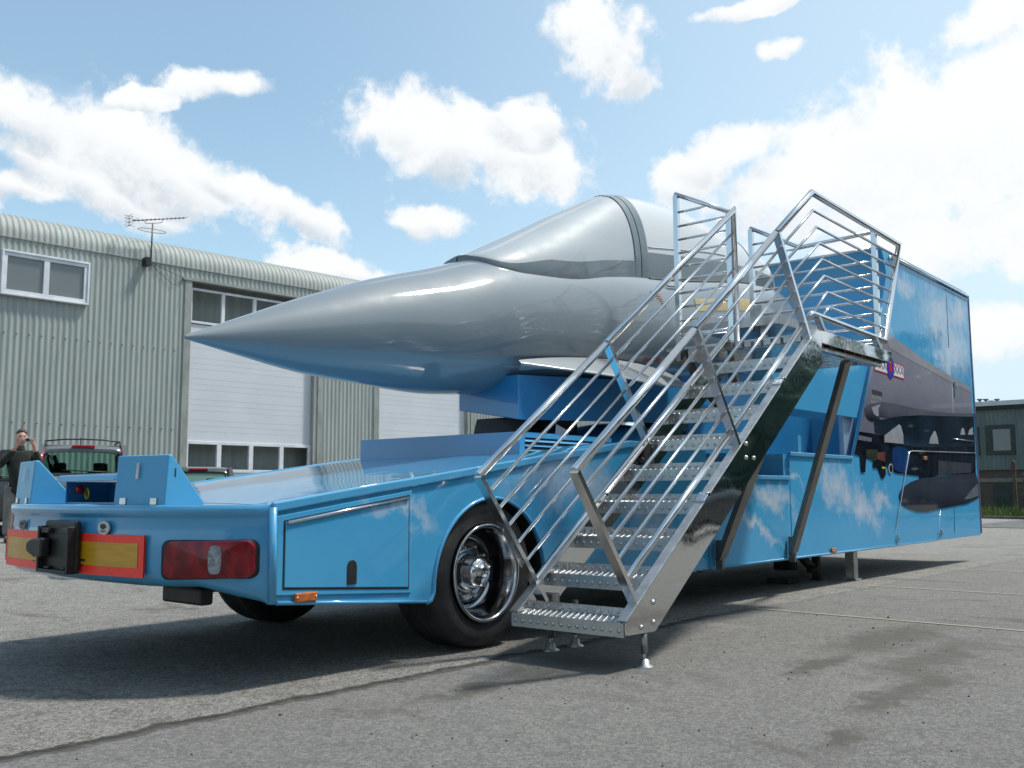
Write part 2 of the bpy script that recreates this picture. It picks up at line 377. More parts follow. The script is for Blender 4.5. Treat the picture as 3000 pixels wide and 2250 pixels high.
for k, (x, w) in enumerate(((7.72,.035),(10.72,.045),(13.95,.05))):
    zz = gz(x, 0)
    sheet('parking_line', [(x-.17*(k==0), -7), (x+w-.17*(k==0), -7), (x+w+.18*(k==0), 4.0), (x+.18*(k==0), 4.0)], zz+.005, M_line)
# pebbles lying about
pb = MB()
for k in range(420):
    x = random.uniform(1.2, 9); y = random.uniform(-1.2, 4.0); r = random.choice((.003,.003,.004,.005,.006)) * (2.0 if k < 14 else 1)
    if (Vector((x, y, 0)) - Vector((0, 0, 0))).length < 1.9: continue
    rows = [[(x+r*math.cos(a)*math.sin(t)*random.uniform(.7,1.2), y+r*math.sin(a)*math.sin(t)*random.uniform(.7,1.2), gz(x,y)+r*.35+r*.7*math.cos(t)) for a in [2*PI*i/6 for i in range(6)]] for t in (.25,1.2,2.0,2.9)]
    pb.grid(rows, closed=True, smooth=False)
M_peb = vary(mat('dark_pebble', (.05,.05,.045), .9), (.035,.035,.03), (.10,.095,.085), 30, 3)
tag(pb.build('gravel', M_peb), 'loose dark pebbles scattered over the asphalt', 'gravel', kind='stuff')
# ================================================================ SHOW TRAILER
YN, YF, YC = 4.25, 6.75, 5.5
TR = empty('show_trailer', (9, 5.5, 0), 'long sky-blue exhibition trailer with a sloping tail deck and tall picture-wrapped box', 'trailer')
def arc(cx, cz, r, a0, a1, n): return [(cx+r*math.cos(math.radians(a0+(a1-a0)*i/n)), cz+r*math.sin(math.radians(a0+(a1-a0)*i/n))) for i in range(n+1)]
WX, WZ = 4.79, .486
DECK = [(3.09,.946),(3.806,1.046),(4.188,1.095),(4.684,1.163),(5.35,1.252),(5.95,1.327),(6.445,1.396),(7.0,1.40)]
def deckz(x):
    for (a, za), (b, zb) in zip(DECK, DECK[1:]):
        if x <= b: return za+(zb-za)*(x-a)/(b-a)
    return DECK[-1][1]
wa = [(4.225,.344),(4.262,.356),(4.283,.40)] + [(4.83+.545*math.cos(t), .42+.548*math.sin(t)) for t in [PI-PI*i/28 for i in range(29)]] + [(5.385,.36),(5.42,.337)]
tail_out = DECK + [(7.25,1.372),(7.68,1.372),(7.68,.335)] + wa[::-1] + [(3.11,.43)]
for (ya, yb) in ((YN, YN+.03), (YF-.03, YF)):
    o = MB().prism(tail_out, ya, yb).build('tail_side_panel', M_tailprint, TR, .006)
# raised beads on the near side: wheel arch lip, bottom lip, top rail
ar = MB(); ar.tube([(x, YN-.002, z) for x, z in wa], .013, 8)
ar.build('wheel_arch_trim', M_blue, TR)
bt = MB(); bt.tube([(3.13,YN-.004,.437),(4.215,YN-.004,.352)], .011, 8)
bt.build('bottom_bead', M_blue, TR)
rl = MB(); rl.tube([(x, YN-.004, z-.018) for x, z in DECK], 0, rect=(.055, .03), up=(0,1,0))
rl.build('deck_edge_rail', M_blue, TR, .01)
# hidden hoop inside each wheel arch
for ya, yb in ((YN+.03, 5.0), (6.0, YF-.03)):
    hp = MB(); hp.grid([[(x, ya, z) for x, z in wa], [(x, yb, z) for x, z in wa]]); hp.build('wheel_arch_liner', M_chassis, TR)
# deck plate: dished skin between the edges
def tail_x(y):
    """plan curve of the bulging tail"""
    P = [(4.25,3.10),(4.275,3.045),(4.36,2.925),(4.5,2.785),(4.6,2.69),(4.68,2.645),(5.0,2.60),(5.28,2.578),(5.5,2.565)]
    q = y if y <= 5.5 else 11-y
    q = max(4.25, q)
    for (a, xa), (b, xb) in zip(P, P[1:]):
        if q <= b: return xa+(xb-xa)*(q-a)/(b-a)
    return 2.565
YS = [4.25,4.262,4.28,4.31,4.36,4.42,4.5,4.6,4.75,4.9,5.1,5.3,5.5]; YS = YS + [11-y for y in YS[-2::-1]]
def smooth_tail():
    q = {}
    for y in YS:
        s = [tail_x(max(4.25, min(6.75, y+d))) for d in (-.04,-.02,0,.02,.04)] if 4.3 < y < 6.7 else [tail_x(y)]
        q[y] = sum(s)/len(s)
    return q
TX = smooth_tail()
DY = [4.262+(6.738-4.262)*i/24 for i in range(25)]
def decktop(x, y): return deckz(x)-.006 + .012*(1-((y-5.5)/1.24)**2)
dx = [3.1+.1*i for i in range(40)]
dk = MB(); dk.grid([[(x, y, decktop(x, y)) for y in DY] for x in dx])
lip = [[(TX[y]+(3.1-TX[y])*t + .012*(1-t), y, .93+.010*t+(.012*(1-((y-5.5)/1.25)**2))*t) for y in YS] for t in [i/6 for i in range(7)]]
dk.grid(lip)
dk.build('deck', M_blue, TR)
# tail bumper, rounded under
def bump_row(off_in, z, y):
    cx, cy = 3.4, 5.5; x = TX[y]
    # inset along the outward normal
    k = off_in/max(.3, math.hypot(x-cx, (y-cy)*.5))
    return (x+(cx-x)*k, y+(cy-y)*k*.25, z)
rows = []
for off, zr in ((.0,.945),(-.012,.940),(-.014,.915),(-.010,.893),(.006,.884),(.010,.870),(.004,.80),(0,.72),(.002,.62),(.012,.575),(.045,.545),(.10,.525),(.2,.515),(.5,.51)):
    row = []
    for y in YS:
        e = abs(y-5.5)/1.25; low = .09*max(0, (e-.80)/.2)**1.0 if zr < .7 else 0
        row.append(bump_row(off*(1 if e < .99 else .3), zr-low, y))
    rows.append(row)
bpm = MB().grid(rows); bpm.build('tail_bumper', M_blue, TR)
# upright corner bead between bumper and side
MB().tube([(3.10,YN-.006,.44),(3.095,YN-.006,.93)], .022, 10).build('corner_bead', M_blue, TR)
# locker door in the near side
lk = [(3.165,.855),(4.06,.985),(4.06,.445),(3.165,.509)]
lf = MB()
ofr = [(3.12,.885),(4.09,1.02),(4.09,.412),(3.12,.474)]
lf.prism(ofr, YN-.010, YN+.002); lf.build('locker_frame', M_tailprint, TR, .006)
gp = MB().prism([(3.162,.860),(4.066,.991),(4.066,.440),(3.162,.504)], YN-.0125, YN-.003); gp.build('locker_gap', M_chassis, TR)
ld = MB().prism([(3.170,.853),(4.058,.981),(4.058,.450),(3.170,.513)], YN-.016, YN-.004); LD = ld.build('locker_door', M_tailprint, TR, .004)
MB().tube([(3.18,YN-.02,.849),(4.05,YN-.02,.974)], .010, 8).build('hinge_strip', M_chrome, LD)
hd = [(3.591,.499),(3.656,.499),(3.656,.60)] + arc(3.6235,.60,.0325,0,180,8)
MB().prism(hd, YN-.022, YN-.014).build('handle', M_black, LD, .003)
# amber side markers
def marker(x, z, w=.15):
    a = MB().box((x, YN-.026, z), (x+w, YN-.001, z+.05)).build('marker_lamp', M_amber, TR, .008, 3)
    for k in (.014, w-.014): MB().lathe([(0,-.029),(.006,-.0285),(.006,-.025)], (x+k, YN, z+.025), n=10).build('screw', M_steel, a)
marker(3.235, .430); marker(10.33, .345, .13); marker(13.55, 1.42, .12)
# rear lamps on the bumper corners
def lamp(sign):
    Y = lambda y: y if sign > 0 else 11-y
    def surf(t, zz, off):
        y = 4.285+(4.60-4.285)*t; x = tail_x(y); g_ = (tail_x(y+.02)-tail_x(y-.02))/.04
        n_ = Vector((-1, g_, 0)).normalized(); n_ = n_ if n_.y < 0 else -n_
        if n_.x > 0: n_ = -n_
        return Vector((x+n_.x*off, Y(y+n_.y*off), zz))
    z0, z1 = .57, .765
    def outline(sh, off):
        # rounded rectangle in (t, z)
        o = []
        for cx, cz, a0 in ((1-.1-sh, z1-.045-sh*.15, 0), (.1+sh, z1-.045-sh*.15, 90), (.1+sh, z0+.045+sh*.15, 180), (1-.1-sh, z0+.045+sh*.15, 270)):
            for i in range(6):
                a = math.radians(a0+18*i); o.append((cx+.09*math.cos(a), cz+.042*math.sin(a)))
        return [surf(t, z, off) for t, z in o]
    b = MB(); r0, r1, r2, r3 = outline(-.035, -.03), outline(-.035, .004), outline(0, .012), outline(.02, .03)
    b.grid([r0, r1, r2], closed=True); B = b.build('rear_lamp', M_black, TR)
    l = MB(); inner = [[surf(t, z, .034) for t in [.12+.76*i/10 for i in range(11)]] for z in [z0+.04+(z1-z0-.08)*k/5 for k in range(6)]]
    l.grid([r2, r3], closed=True)
    c_t, c_z = .5, (z0+z1)/2
    def ringp(sc):
        o = []
        for cx, cz, a0 in ((1-.12, z1-.048, 0), (.12, z1-.048, 90), (.12, z0+.048, 180), (1-.12, z0+.048, 270)):
            for i in range(6):
                a = math.radians(a0+18*i); t_, z_ = cx+.09*math.cos(a), cz+.042*math.sin(a)
                o.append(surf(c_t+(t_-c_t)*sc, c_z+(z_-c_z)*sc, .030+.006*(1-sc)))
        return o
    l.grid([r3, ringp(.97), ringp(.8), ringp(.55), ringp(.3), ringp(.02)], closed=True)
    l.build('lens', M_lens, B)
    c = MB(); zm, zh = (z0+z1)/2, (z1-z0)/2-.026
    c.grid([[surf(.40+.075*sc*(abs(math.cos(a))**.5)*(1 if math.cos(a) >= 0 else -1), zm+zh*sc*(abs(math.sin(a))**.7)*(1 if math.sin(a) >= 0 else -1), .0385) for a in [2*PI*i/24 for i in range(24)]] for sc in (1,.8,.5,.05)], closed=True)
    c.build('reversing_lens', M_lensc, B)
lamp(1); lamp(-1)
# dark shallow recess trims around lamp are part of bumper; reflective marker boards
def board(sign):
    Y = lambda y: y if sign > 0 else 11-y
    def P(y, z, o): return (tail_x(y)-o, Y(y), z)
    n = 14; y0, y1, z0, z1 = 4.69, 5.275, .575, .79
    def sh(a, b, lo, hi, o, m, nm, par):
        q = MB(); ys_ = [a+(b-a)*i/n for i in range(n+1)]
        top = [[P(y, lo, o) for y in ys_], [P(y, hi, o) for y in ys_], [P(y, hi, o-.008) for y in ys_], [P(y, lo, o-.008) for y in ys_], [P(y, lo, o) for y in ys_]]
        q.grid(top, smooth=False); return q.build(nm, m, par)
    r = sh(y0, y1, z0, z1, .012, M_red, 'reflective_board', TR)
    sh(y0+.045, y1-.030, z0+.048, z1-.042, .0145, M_yel, 'amber_panel', r)
    mk = MB()
    for dy, w, z, h in ((.0,.05,.643,.012),(.0,.035,.618,.007)):
        ya = y1-.045-w; mk.add([P(ya, z, .0162), P(ya+w, z, .0162), P(ya+w, z+h, .0162), P(ya, z+h, .0162)], [(0,1,2,3)])
    mk.build('stamped_code', M_ink, r)
board(1); board(-1)
# round stickers
def sticker(y, ry, rz, m):
    q = MB(); x = tail_x(y); cz = .822
    q.add([(x-.012, y+ry*math.cos(t), cz+rz*math.sin(t)) for t in [2*PI*i/28 for i in range(28)]]+[(x-.004, y+ry*math.cos(t), cz+rz*math.sin(t)) for t in [2*PI*i/28 for i in range(28)]],
          [tuple(range(28))]+[(i, (i+1)%28, 28+(i+1)%28, 28+i) for i in range(28)])
    s_ = q.build('round_sticker', m, TR); k = MB()
    for a, b, w, h in ((0,.52,.75,.17),(-.05,.22,1.0,.38),(.0,-.06,.55,.15),(0,-.40,1.0,.09),(0,-.58,.7,.06)):
        w *= ry; h *= rz; k.box((x-.0145, y+a*ry-w/2, cz+b*rz-h/2), (x-.012, y+a*ry+w/2, cz+b*rz+h/2))
    k.build('crest_mark', M_ink, s_)
sticker(5.03, .060, .036, M_label); sticker(6.02, .042, .030, vary(mat('grey_sticker',(.2,.22,.22),.5),(.16,.18,.18),(.24,.25,.25),20,3))
# black folding socket panel on the tail
sk = MB(); fx, fy0, fy1, z0, z1 = 2.505, 5.21, 5.575, .575, .858
sk.box((fx+.02, fy0, z0), (fx+.055, fy1, z1)); sk.box((fx+.055, fy0+.05, z0+.05), (fx+.09, fy1-.05, z1-.05))
SK = sk.build('socket_housing', M_black, TR, .014, 3)
q = MB(); q.box((fx-.02, fy0-.0, z0), (fx+.022, fy0+.02, z1-.03)); q.box((fx-.02, fy1-.02, z0), (fx+.022, fy1, z1-.03)); q.box((fx-.02, fy0+.02, z0), (fx+.022, fy1-.02, z0+.02)); q.box((fx-.01, fy0+.02, z1-.07), (fx+.022, fy0+.11, z1-.04)); q.box((fx-.01, fy1-.11, z1-.07), (fx+.022, fy1-.02, z1-.04))
q.box((fx-.006, fy0+.06, z0+.02), (fx+.022, fy0+.10, z0+.034)); q.box((fx-.006, fy1-.12, z0+.02), (fx+.022, fy1-.06, z0+.034))
q.build('rim', M_black, SK, .005)
q = MB(); q.prism([(fy1-.10,.765),(fy1+.03,.755),(fy1+.085,.738),(fy1+.085,.685),(fy1+.03,.668),(fy1-.10,.655)], fx-.045, fx+.012, 'x'); q.build('plug', M_black, SK, .014, 3)
# hinged wedge flaps standing on the tail
M_slot = M_ink
M_flap = paint('flap_paint', BLUE, BLUE2, .25, .5)
def flap(sign):
    Y = lambda y: y if sign > 0 else 11-y
    A = Vector((2.695, 4.62, 0)); B = Vector((2.62, 5.0, 0)); n_ = Vector((.98, .19, 0)); L, zb, zt = .27, .938, 1.205
    def P(t, l, z):
        v = A.lerp(B, t) + n_*l; return (v.x, Y(v.y), z)
    q = MB(); q.add([P(0,0,zb), P(0,.02,zt), P(0,.045,zt), P(0,L,zb+.02), P(0,L,zb), P(1,0,zb), P(1,.02,zt), P(1,.045,zt), P(1,L,zb+.02), P(1,L,zb)],
        [(0,1,2,3,4),(9,8,7,6,5),(0,5,6,1),(1,6,7,2),(2,7,8,3),(3,8,9,4),(4,9,5,0)])
    F = q.build('wedge_flap', M_flap, TR, .008, 3)
    for t in (.2, .80):
        h = MB(); h.add([P(t-.06,-.006,zb+.004), P(t+.06,-.006,zb+.004), P(t+.06,-.004,zb+.042), P(t-.06,-.004,zb+.042), P(t-.06,.004,zb+.004), P(t+.06,.004,zb+.004), P(t+.06,.004,zb+.042), P(t-.06,.004,zb+.042)],
            [(0,1,2,3),(7,6,5,4),(0,4,5,1),(1,5,6,2),(2,6,7,3),(3,7,4,0)])
        h.tube([P(t-.08,-.012,zb+.002), P(t+.08,-.012,zb+.002)], .008, 8)
        h.build('hinge', M_steel, F)
    s_ = MB(); s_.add([P(.515,.008,1.165), P(.565,.008,1.165), P(.565,.0005,1.08), P(.515,.0005,1.08)], [(0,1,2,3)])
    sl_ = s_.build('data_plate', M_label, F); sl_.location = (-.0035, 0, 0)
    s_ = MB(); s_.add([P(-.004,.062,1.135), P(-.004,.071,1.135), P(-.004,.071,1.09), P(-.004,.062,1.09)], [(0,1,2,3)]); s_.build('slot', M_slot, F)
flap(1); flap(-1)
# lidded control box between the flaps
cb = MB(); cx0, cx1, cy0, cy1, cz0, cz1 = 2.74, 3.02, 5.16, 5.80, .945, 1.075
cb.box((cx1-.012, cy0, cz0), (cx1, cy1, cz1)); cb.box((cx0, cy0, cz0), (cx1-.012, cy0+.012, cz1)); cb.box((cx0, cy1-.012, cz0), (cx1-.012, cy1, cz1)); cb.box((cx0, cy0+.012, cz0), (cx1-.012, cy1-.012, cz0+.01))
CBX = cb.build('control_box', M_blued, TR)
l = MB(); l.add([(cx0-.05,cy0-.02,1.075),(cx0-.05,cy1+.03,1.075),(cx1+.02,cy1+.02,1.10),(cx1+.02,cy0-.02,1.10),(cx0-.035,cy0-.02,1.112),(cx0-.035,cy1+.02,1.112),(cx1+.02,cy1+.02,1.135),(cx1+.02,cy0-.02,1.135)], [(0,3,2,1),(4,5,6,7),(0,1,5,4),(1,2,6,5),(2,3,7,6),(3,0,4,7)])
l.build('lid', M_blue, CBX, .008, 3)
q = MB(); q.tube([(2.80,5.787,1.03),(2.80,5.74,1.025)], .014, 12); q.lathe([(0,-.09),(.022,-.088),(.026,-.075),(.022,-.06),(0,-.055)], (2.80,5.82,1.03), 'y', 16); q.build('emergency_button', mat('button_red', (.45,.01,.01), .3), CBX)
q = MB(); q.tube([(2.84, 5.735+.022*math.cos(t), 1.005+.03*math.sin(t)) for t in [2*PI*i/16 for i in range(16)]], .007, 6, closed=True); q.build('button_ring', mat('button_yellow', (.6,.5,.02), .4), CBX)
q = MB(); q.box((cx1-.05,5.3,.965),(cx1-.014,5.5,.995)); q.box((cx1-.06,5.34,1.045),(cx1-.014,5.40,1.065)); q.build('switch_block', M_black, CBX, .004)
# chassis, axle, under-run bar, mud flaps
q = MB(); q.box((3.35,4.5,.60),(16.0-4.2,6.5,.90)); q.box((5.5,4.45,.42),(11.6,6.55,.62)); q.box((4.6,4.4,.42),(5.0,6.6,.55))
q.build('chassis', M_chassis, TR)
q = MB(); q.box((2.95,4.66,.408),(3.03,5.05,.50)); q.box((2.97,4.95,.46),(3.4,5.01,.6)); q.box((3.03,4.70,.47),(3.4,4.75,.6)); q.build('under_run_bar', M_black, TR, .015)
MB().box((5.40,4.36,.2),(5.42,4.78,.62)).build('mud_flap', M_chassis, TR)
# wheels
def wheel():
    Wt = MB(); R = .486
    prof = [(.300,.06),(.305,.015),(.325,-.002),(.36,-.012),(.41,-.014),(.445,-.004),(.466,.02),(.478,.045),(.484,.075),(R,.10)]
    for k in range(5):
        t = .10+.04*k; prof += [(R,t+.003),(R-.008,t+.012),(R-.008,t+.020),(R,t+.029)]
    prof += [(R,.31),(.478,.345),(.45,.38),(.40,.39),(.32,.38),(.30,.34)]
    Wt.lathe(prof, (0,0,0), n=72); w = Wt.build('wheel', M_rubber, None)
    r = MB(); r.lathe([(.312,-.004),(.318,-.020),(.312,-.030),(.298,-.028),(.288,-.010),(.280,.03),(.272,.05),(.268,.075),(.262,.12),(.250,.155),(.236,.170),(.215,.176),(.19,.172),(.15,.150),(.13,.146),(.10,.150),(.0,.150)], (0,0,0), n=64)
    rm = r.build('rim', M_rim, None); rm.parent = w
    h = MB(); h.lathe([(.120,.150),(.122,.128),(.116,.122),(.105,.105),(.098,.05),(.085,.028),(.060,.016),(.042,.012),(.040,.004),(.030,.002),(.027,.010),(0,.011)], (0,0,0), n=40)
    for k in range(3):
        a = 2*PI*k/3+.5; c_, s_ = math.cos(a), math.sin(a)
        h.tube([(.036*c_,.006,.036*s_),(.075*c_,.018,.075*s_),(.108*c_,.10,.108*s_)], .010, 8)
    hc = h.build('hub_cap', M_chrome, None); hc.parent = w
    nn = MB()
    for k in range(10):
        a = 2*PI*k/10; nn.lathe([(0,.118),(.010,.119),(.014,.126),(.015,.15)], (.165*math.cos(a),0,.165*math.sin(a)), n=6)
    n_ = nn.build('wheel_nuts', M_rim, None); n_.parent = w
    return w
w0 = wheel(); w0.parent = TR; w0.location = (WX-9, YN+.035-5.5, WZ)
dup(w0, TR, (WX-9, 5.5-.03-YN, WZ), PI)
# box: skirts, side panels, bulkhead, roof
rear = [(12.34,4.085),(12.42,3.955),(12.46,3.84),(12.475,3.79),(12.455,3.70),(12.42,3.63),(12.33,3.46),(12.235,3.30),(11.82,2.52),(11.45,1.97),(11.07,1.38)]
MB().prism([(7.70,1.135),(9.37,1.135),(9.37,.335),(7.70,.335)], YN, YN+.03).build('skirt_panel', M_boxprint, TR, .004)
side_out = rear + [(9.385,1.38),(9.385,.335),(16.13,.335),(16.13,4.02),(16.09,4.07),(16.03,4.085)]
for ya, yb in ((YN, YN+.028), (YF-.028, YF)):
    MB().prism(side_out, ya, yb).build('box_side_panel', M_boxprint, TR, .004)
MB().prism([(7.70,1.135),(9.37,1.135),(9.37,.335),(7.70,.335)], YF-.03, YF).build('skirt_panel', M_boxprint, TR, .004)
bk = MB(); ins = [(x+.05, z) for x, z in rear[:-2]] + [(11.62,1.93),(11.62,1.0)]
bk.grid([[(x, y, z) for x, z in ins] for y in (YN+.028, 5.0, 6.0, YF-.028)])
bk.build('concave_bulkhead', M_blue, TR)
MB().prism([(12.45,3.98),(16.09,3.98),(16.09,4.08),(15.98,4.12),(12.40,4.12)], YN+.03, YF-.03).build('roof', M_blue, TR, .01)
MB().prism([(11.7,.9),(11.7,1.9),(12.5,3.3),(12.56,3.8),(12.5,3.98),(16.06,3.98),(15.5,1.25),(13.0,1.22),(12.6,.62)], YN+.034, YF-.034).build('box_core', M_chassis, TR)
MB().prism([(15.55,1.25),(16.12,1.25),(16.12,4.0),(16.07,4.0)], YN+.03, YF-.03).build('box_front_wall', M_blue, TR)
rr = MB(); rr.tube([(12.62,YN-.012,4.035),(16.10,YN-.012,4.035)], .022, 8); rr.tube([(12.62,YN-.012,4.035),(12.60,YN-.012,3.98)], .018, 8)
rr.build('top_rail', M_chrome, TR)
q = MB(); q.box((16.125,YN-.012,.36),(16.165,YN+.06,4.03)); q.build('front_corner_trim', mat('plum_trim', (.16,.12,.2), .4, .3), TR, .008)
q = MB(); q.box((16.126,YN-.018,1.40),(16.15,YN-.0125,3.2)); q.build('chrome_edge', M_chrome, TR)
# low walls, ledges and recess behind the stairs
q = MB(); q.tube([(9.38,YN-.004,1.385),(11.06,YN-.004,1.385)], 0, rect=(.04,.03), up=(0,1,0)); q.tube([(7.70,YN-.004,1.14),(9.36,YN-.004,1.14)], 0, rect=(.04,.03), up=(0,1,0)); q.build('ledge_rail', M_blue, TR, .006)
q = MB(); q.tube([(11.075,YN-.006,1.40),(11.82,YN-.006,2.52),(12.235,YN-.006,3.30)], .009, 8); q.build('edge_bead', M_blue, TR)
q = MB(); q.tube([(7.72,YN-.004,.338),(13.95,YN-.004,.338)], .012, 8); q.tube([(13.95,YN-.004,.338),(14.02,YN-.004,.37),(14.25,YN-.004,.9)], .004, 6); q.build('bottom_bead', M_blue, TR)
q = MB(); q.box((9.39,YN+.03,.95),(11.6,YF-.03,1.0)); q.box((6.9,4.6,.95),(9.37,YF-.03,1.0)); q.box((8.62,4.55,1.0),(9.37,5.2,1.38)); q.box((9.30,YN+.03,1.0),(9.38,4.55,1.38)); q.build('recess_floor', M_blue, TR)
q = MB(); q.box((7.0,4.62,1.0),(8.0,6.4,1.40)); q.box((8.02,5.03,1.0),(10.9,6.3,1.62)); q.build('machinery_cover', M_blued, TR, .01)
MB().prism([(8.75,1.86),(11.35,1.86),(11.78,2.5),(8.75,2.5)], YN+.035, YN+.07).build('upper_infill_panel', M_boxprint, TR, .004)
q = MB(); q.box((8.6,4.95,1.0),(11.6,4.98,1.9)); q.build('recess_wall', M_blued, TR)  # shade inside the recess is put into this darker blue
q = MB(); q.box((9.60,YN-.002,1.40),(9.68,YN+.004,1.58)); q.build('catch_plate', M_blue, TR)
q = MB(); q.box((11.1,YN+.10,1.40),(11.45,YN+.16,1.98)); q.build('light_post', vary(mat('pale_strip',(.3,.42,.55),.3,0,.5),(.26,.38,.52),(.34,.46,.58),3,3), TR, .01)
# raised machinery housing with louvres on the deck
hb = MB(); hx0, hx1, hy0, hy1 = 4.22, 6.9, 4.72, 6.35
hb.add([(5.66,hy0,1.2),(5.66,6.52,1.2),(5.66,6.52,1.462),(5.66,hy0,1.462),(6.9,hy0,1.2),(6.9,6.52,1.2),(6.9,6.52,1.462),(6.9,hy0,1.462)], [(0,3,2,1),(4,5,6,7),(0,1,5,4),(1,2,6,5),(2,3,7,6),(3,0,4,7)])
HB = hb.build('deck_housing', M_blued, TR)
lv = MB(); lv.box((5.72,hy0-.012,1.42),(6.88,hy0-.002,1.455)); lv.box((5.66,hy0-.012,1.22),(5.72,hy0-.002,1.455))
for k in range(5):
    z = 1.245+.036*k; lv.add([(5.72,hy0-.018,z),(6.88,hy0-.018,z),(6.88,hy0+.0,z+.020),(5.72,hy0+.0,z+.020)], [(0,1,2,3)])
lv.build('louvre', M_blue, HB)
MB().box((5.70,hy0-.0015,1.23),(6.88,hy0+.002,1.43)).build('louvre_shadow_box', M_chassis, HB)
q = MB(); q.box((4.3,5.0,deckz(4.3)-.02),(5.2,5.6,deckz(4.3)+.006)); q.build('deck_hatch', M_blue, TR, .004)
# legs
def leg(x, y, w, m, nm, zf=0):
    q = MB(); q.box((x-w/2,y-w/2,gz(x,y)+.02),(x+w/2,y+w/2,.7)); q.box((x-w*.75,y-w*.75,gz(x,y)),(x+w*.75,y+w*.75,gz(x,y)+.02)); return q.build(nm, m, TR, .006)
leg(11.35,4.42,.11,M_alu,'support_leg'); leg(11.12,4.75,.08,M_chassis,'support_leg'); leg(11.35,6.5,.11,M_alu,'support_leg')
q = MB(); q.tube([(10.4,4.8,.6),(10.4,4.8,.14)], .13, 14); q.tube([(10.55,4.7,.30),(10.9,4.7,.12)], .05, 8); q.box((10.35,4.75,-.02),(10.65,5.0,.04)); q.lathe([(.0,0),(.07,.01),(.08,.04),(.05,.08)], (10.82,4.66,.08), 'z', 14)
q.build('landing_gear', vary(mat('greasy_iron',(.03,.04,.035),.6,.3),(.010,.015,.013),(.028,.035,.03),12,4), TR)
# ---------------------------------------------------------------- flat prints on the box side
def side_poly(name, pts, m, o, par=TR, sc=None):
    """thin film on the near side; pts are picture samples of the wrap converted to (x, z) on the panel"""
    q = MB(); P = [aty(px, py, YN) for px, py in pts]
    q.prism([(min(max(v.x, 11.08), 16.124), v.z) for v in P], YN-o, YN-o+.0015); return q.build(name, m, par)
def zz(ox, oy, s, pts): return [(ox+a/s, oy+b/s) for a, b in pts]
def film(name, c1, c2, scale=2, rough=.38, tone=None):
    m = mat(name, c1, .55, 0, .6, .03, 0.0); vary(m, c1, c2, scale, 4, .3, .7)
    if tone:        # the picture on the wrap itself runs from one grey to another
        T, b = nodes(m); base = b.inputs['Base Color'].links[0].from_socket; X = T.xyz(T.pos())
        z = T.m('ADD', X[2], T.m('MULTIPLY_ADD', T.noise(T.pos(), 1.5, 4, .6), .25, -.125))
        z = T.m('ADD', z, T.m('MULTIPLY', X[0], tone[3] if len(tone) > 3 else 0))
        T.put(b.inputs['Base Color'], T.mix(T.ramp(z, tone[0], tone[1]), tone[2], base))
    return m
A4 = lambda *p: zz(2450, 850, 4.147, p); B4 = lambda *p: zz(2450, 1100, 3.687, p)
M_jet = film('print_jet_grey', (.20,.20,.255), (.235,.235,.285), 1.2, tone=(1.9,2.6,(.125,.13,.17)))
M_spine = film('print_spine_grey', (.25,.25,.29), (.30,.30,.33), 1.2)
M_navy = film('print_navy', (.006,.010,.018), (.014,.024,.042), 1.2, tone=(1.42,1.75,(.028,.050,.085)))
M_gear = film('print_dark_gear', (.003,.004,.008), (.012,.016,.026), 6)
M_tank = film('print_tank', (.026,.033,.050), (.036,.043,.062), 1.8, tone=(.65,1.05,(.006,.009,.016)))
M_pod = film('print_pod', (.075,.08,.105), (.10,.105,.13), 1.8, tone=(1.80,2.04,(.005,.008,.016)))
FP = side_poly('fuselage_print', A4((420,890),(560,480),(670,560),(900,720),(1030,820),(1330,1010),(1500,1110),(1625,1180),(1655,1500),(1655,1659),(1400,1700),(900,1740),(400,1800),(250,1760)), M_jet, .004)
side_poly('spine_print', A4((560,480),(670,560),(900,720),(1030,820),(1330,1010),(1500,1110),(1628,1180),(1632,1245),(1400,1125),(950,880),(760,775),(640,700)), M_spine, .0062)
side_poly('belly_print', B4((400,500),(470,480),(700,440),(1000,420),(1480,412),(1500,860),(700,800),(520,770),(500,650),(412,620)), M_navy, .0062)
side_poly('pod_print', B4((300,350),(330,318),(400,298),(470,288),(560,295),(700,322),(870,360),(1050,392),(1250,408),(1480,410),(1480,445),(1200,440),(900,430),(700,440),(560,460),(450,440),(470,480),(380,498),(340,480),(308,430)), M_pod, .0082)
side_poly('intake_highlight_print', B4((372,345),(470,310),(445,360),(450,440),(425,440),(395,410)), M_spine, .0104)
M_fin = film('print_pale_fin', (.24,.25,.275), (.32,.33,.345), 4)
side_poly('fin_print', B4((512,650),(670,528),(690,545),(715,640),(718,740),(600,728),(512,722)), M_fin, .0104)
side_poly('fin_print', B4((995,735),(1010,670),(1050,600),(1065,605),(1090,680),(1095,740)), M_fin, .0104)
side_poly('fin_print', B4((1332,640),(1345,580),(1360,565),(1375,580),(1385,640)), M_fin, .0104)
side_poly('fin_print', B4((1415,640),(1430,590),(1465,558),(1472,640)), M_fin, .0104)
side_poly('missile_rail_print', B4((235,605),(420,632),(510,655),(520,722),(640,735),(860,775),(1480,760),(1500,850),(1500,1060),(1080,1075),(1060,1175),(900,1150),(890,1085),(640,1055),(590,1020),(520,960),(440,940),(320,890),(190,850),(215,690)), M_gear, .0084)
side_poly('missile_highlight_print', B4((235,645),(375,675),(372,718),(225,695)), M_jet, .0106)
side_poly('missile_nose_print', B4((598,780),(680,768),(740,780),(780,815),(790,880),(770,980),(745,1050),(680,1050),(625,1020),(598,960)), film('print_missile_blue', (.006,.028,.10), (.012,.045,.15), 4), .0106)
side_poly('missile_band_print', B4((440,830),(520,830),(520,935),(440,905)), film('print_missile_red', (.10,.035,.03), (.15,.05,.04), 5), .0106)
side_poly('missile_body_print', B4((310,800),(440,800),(440,905),(400,925),(320,880)), film('print_olive', (.025,.028,.02), (.04,.045,.03), 5), .0106)
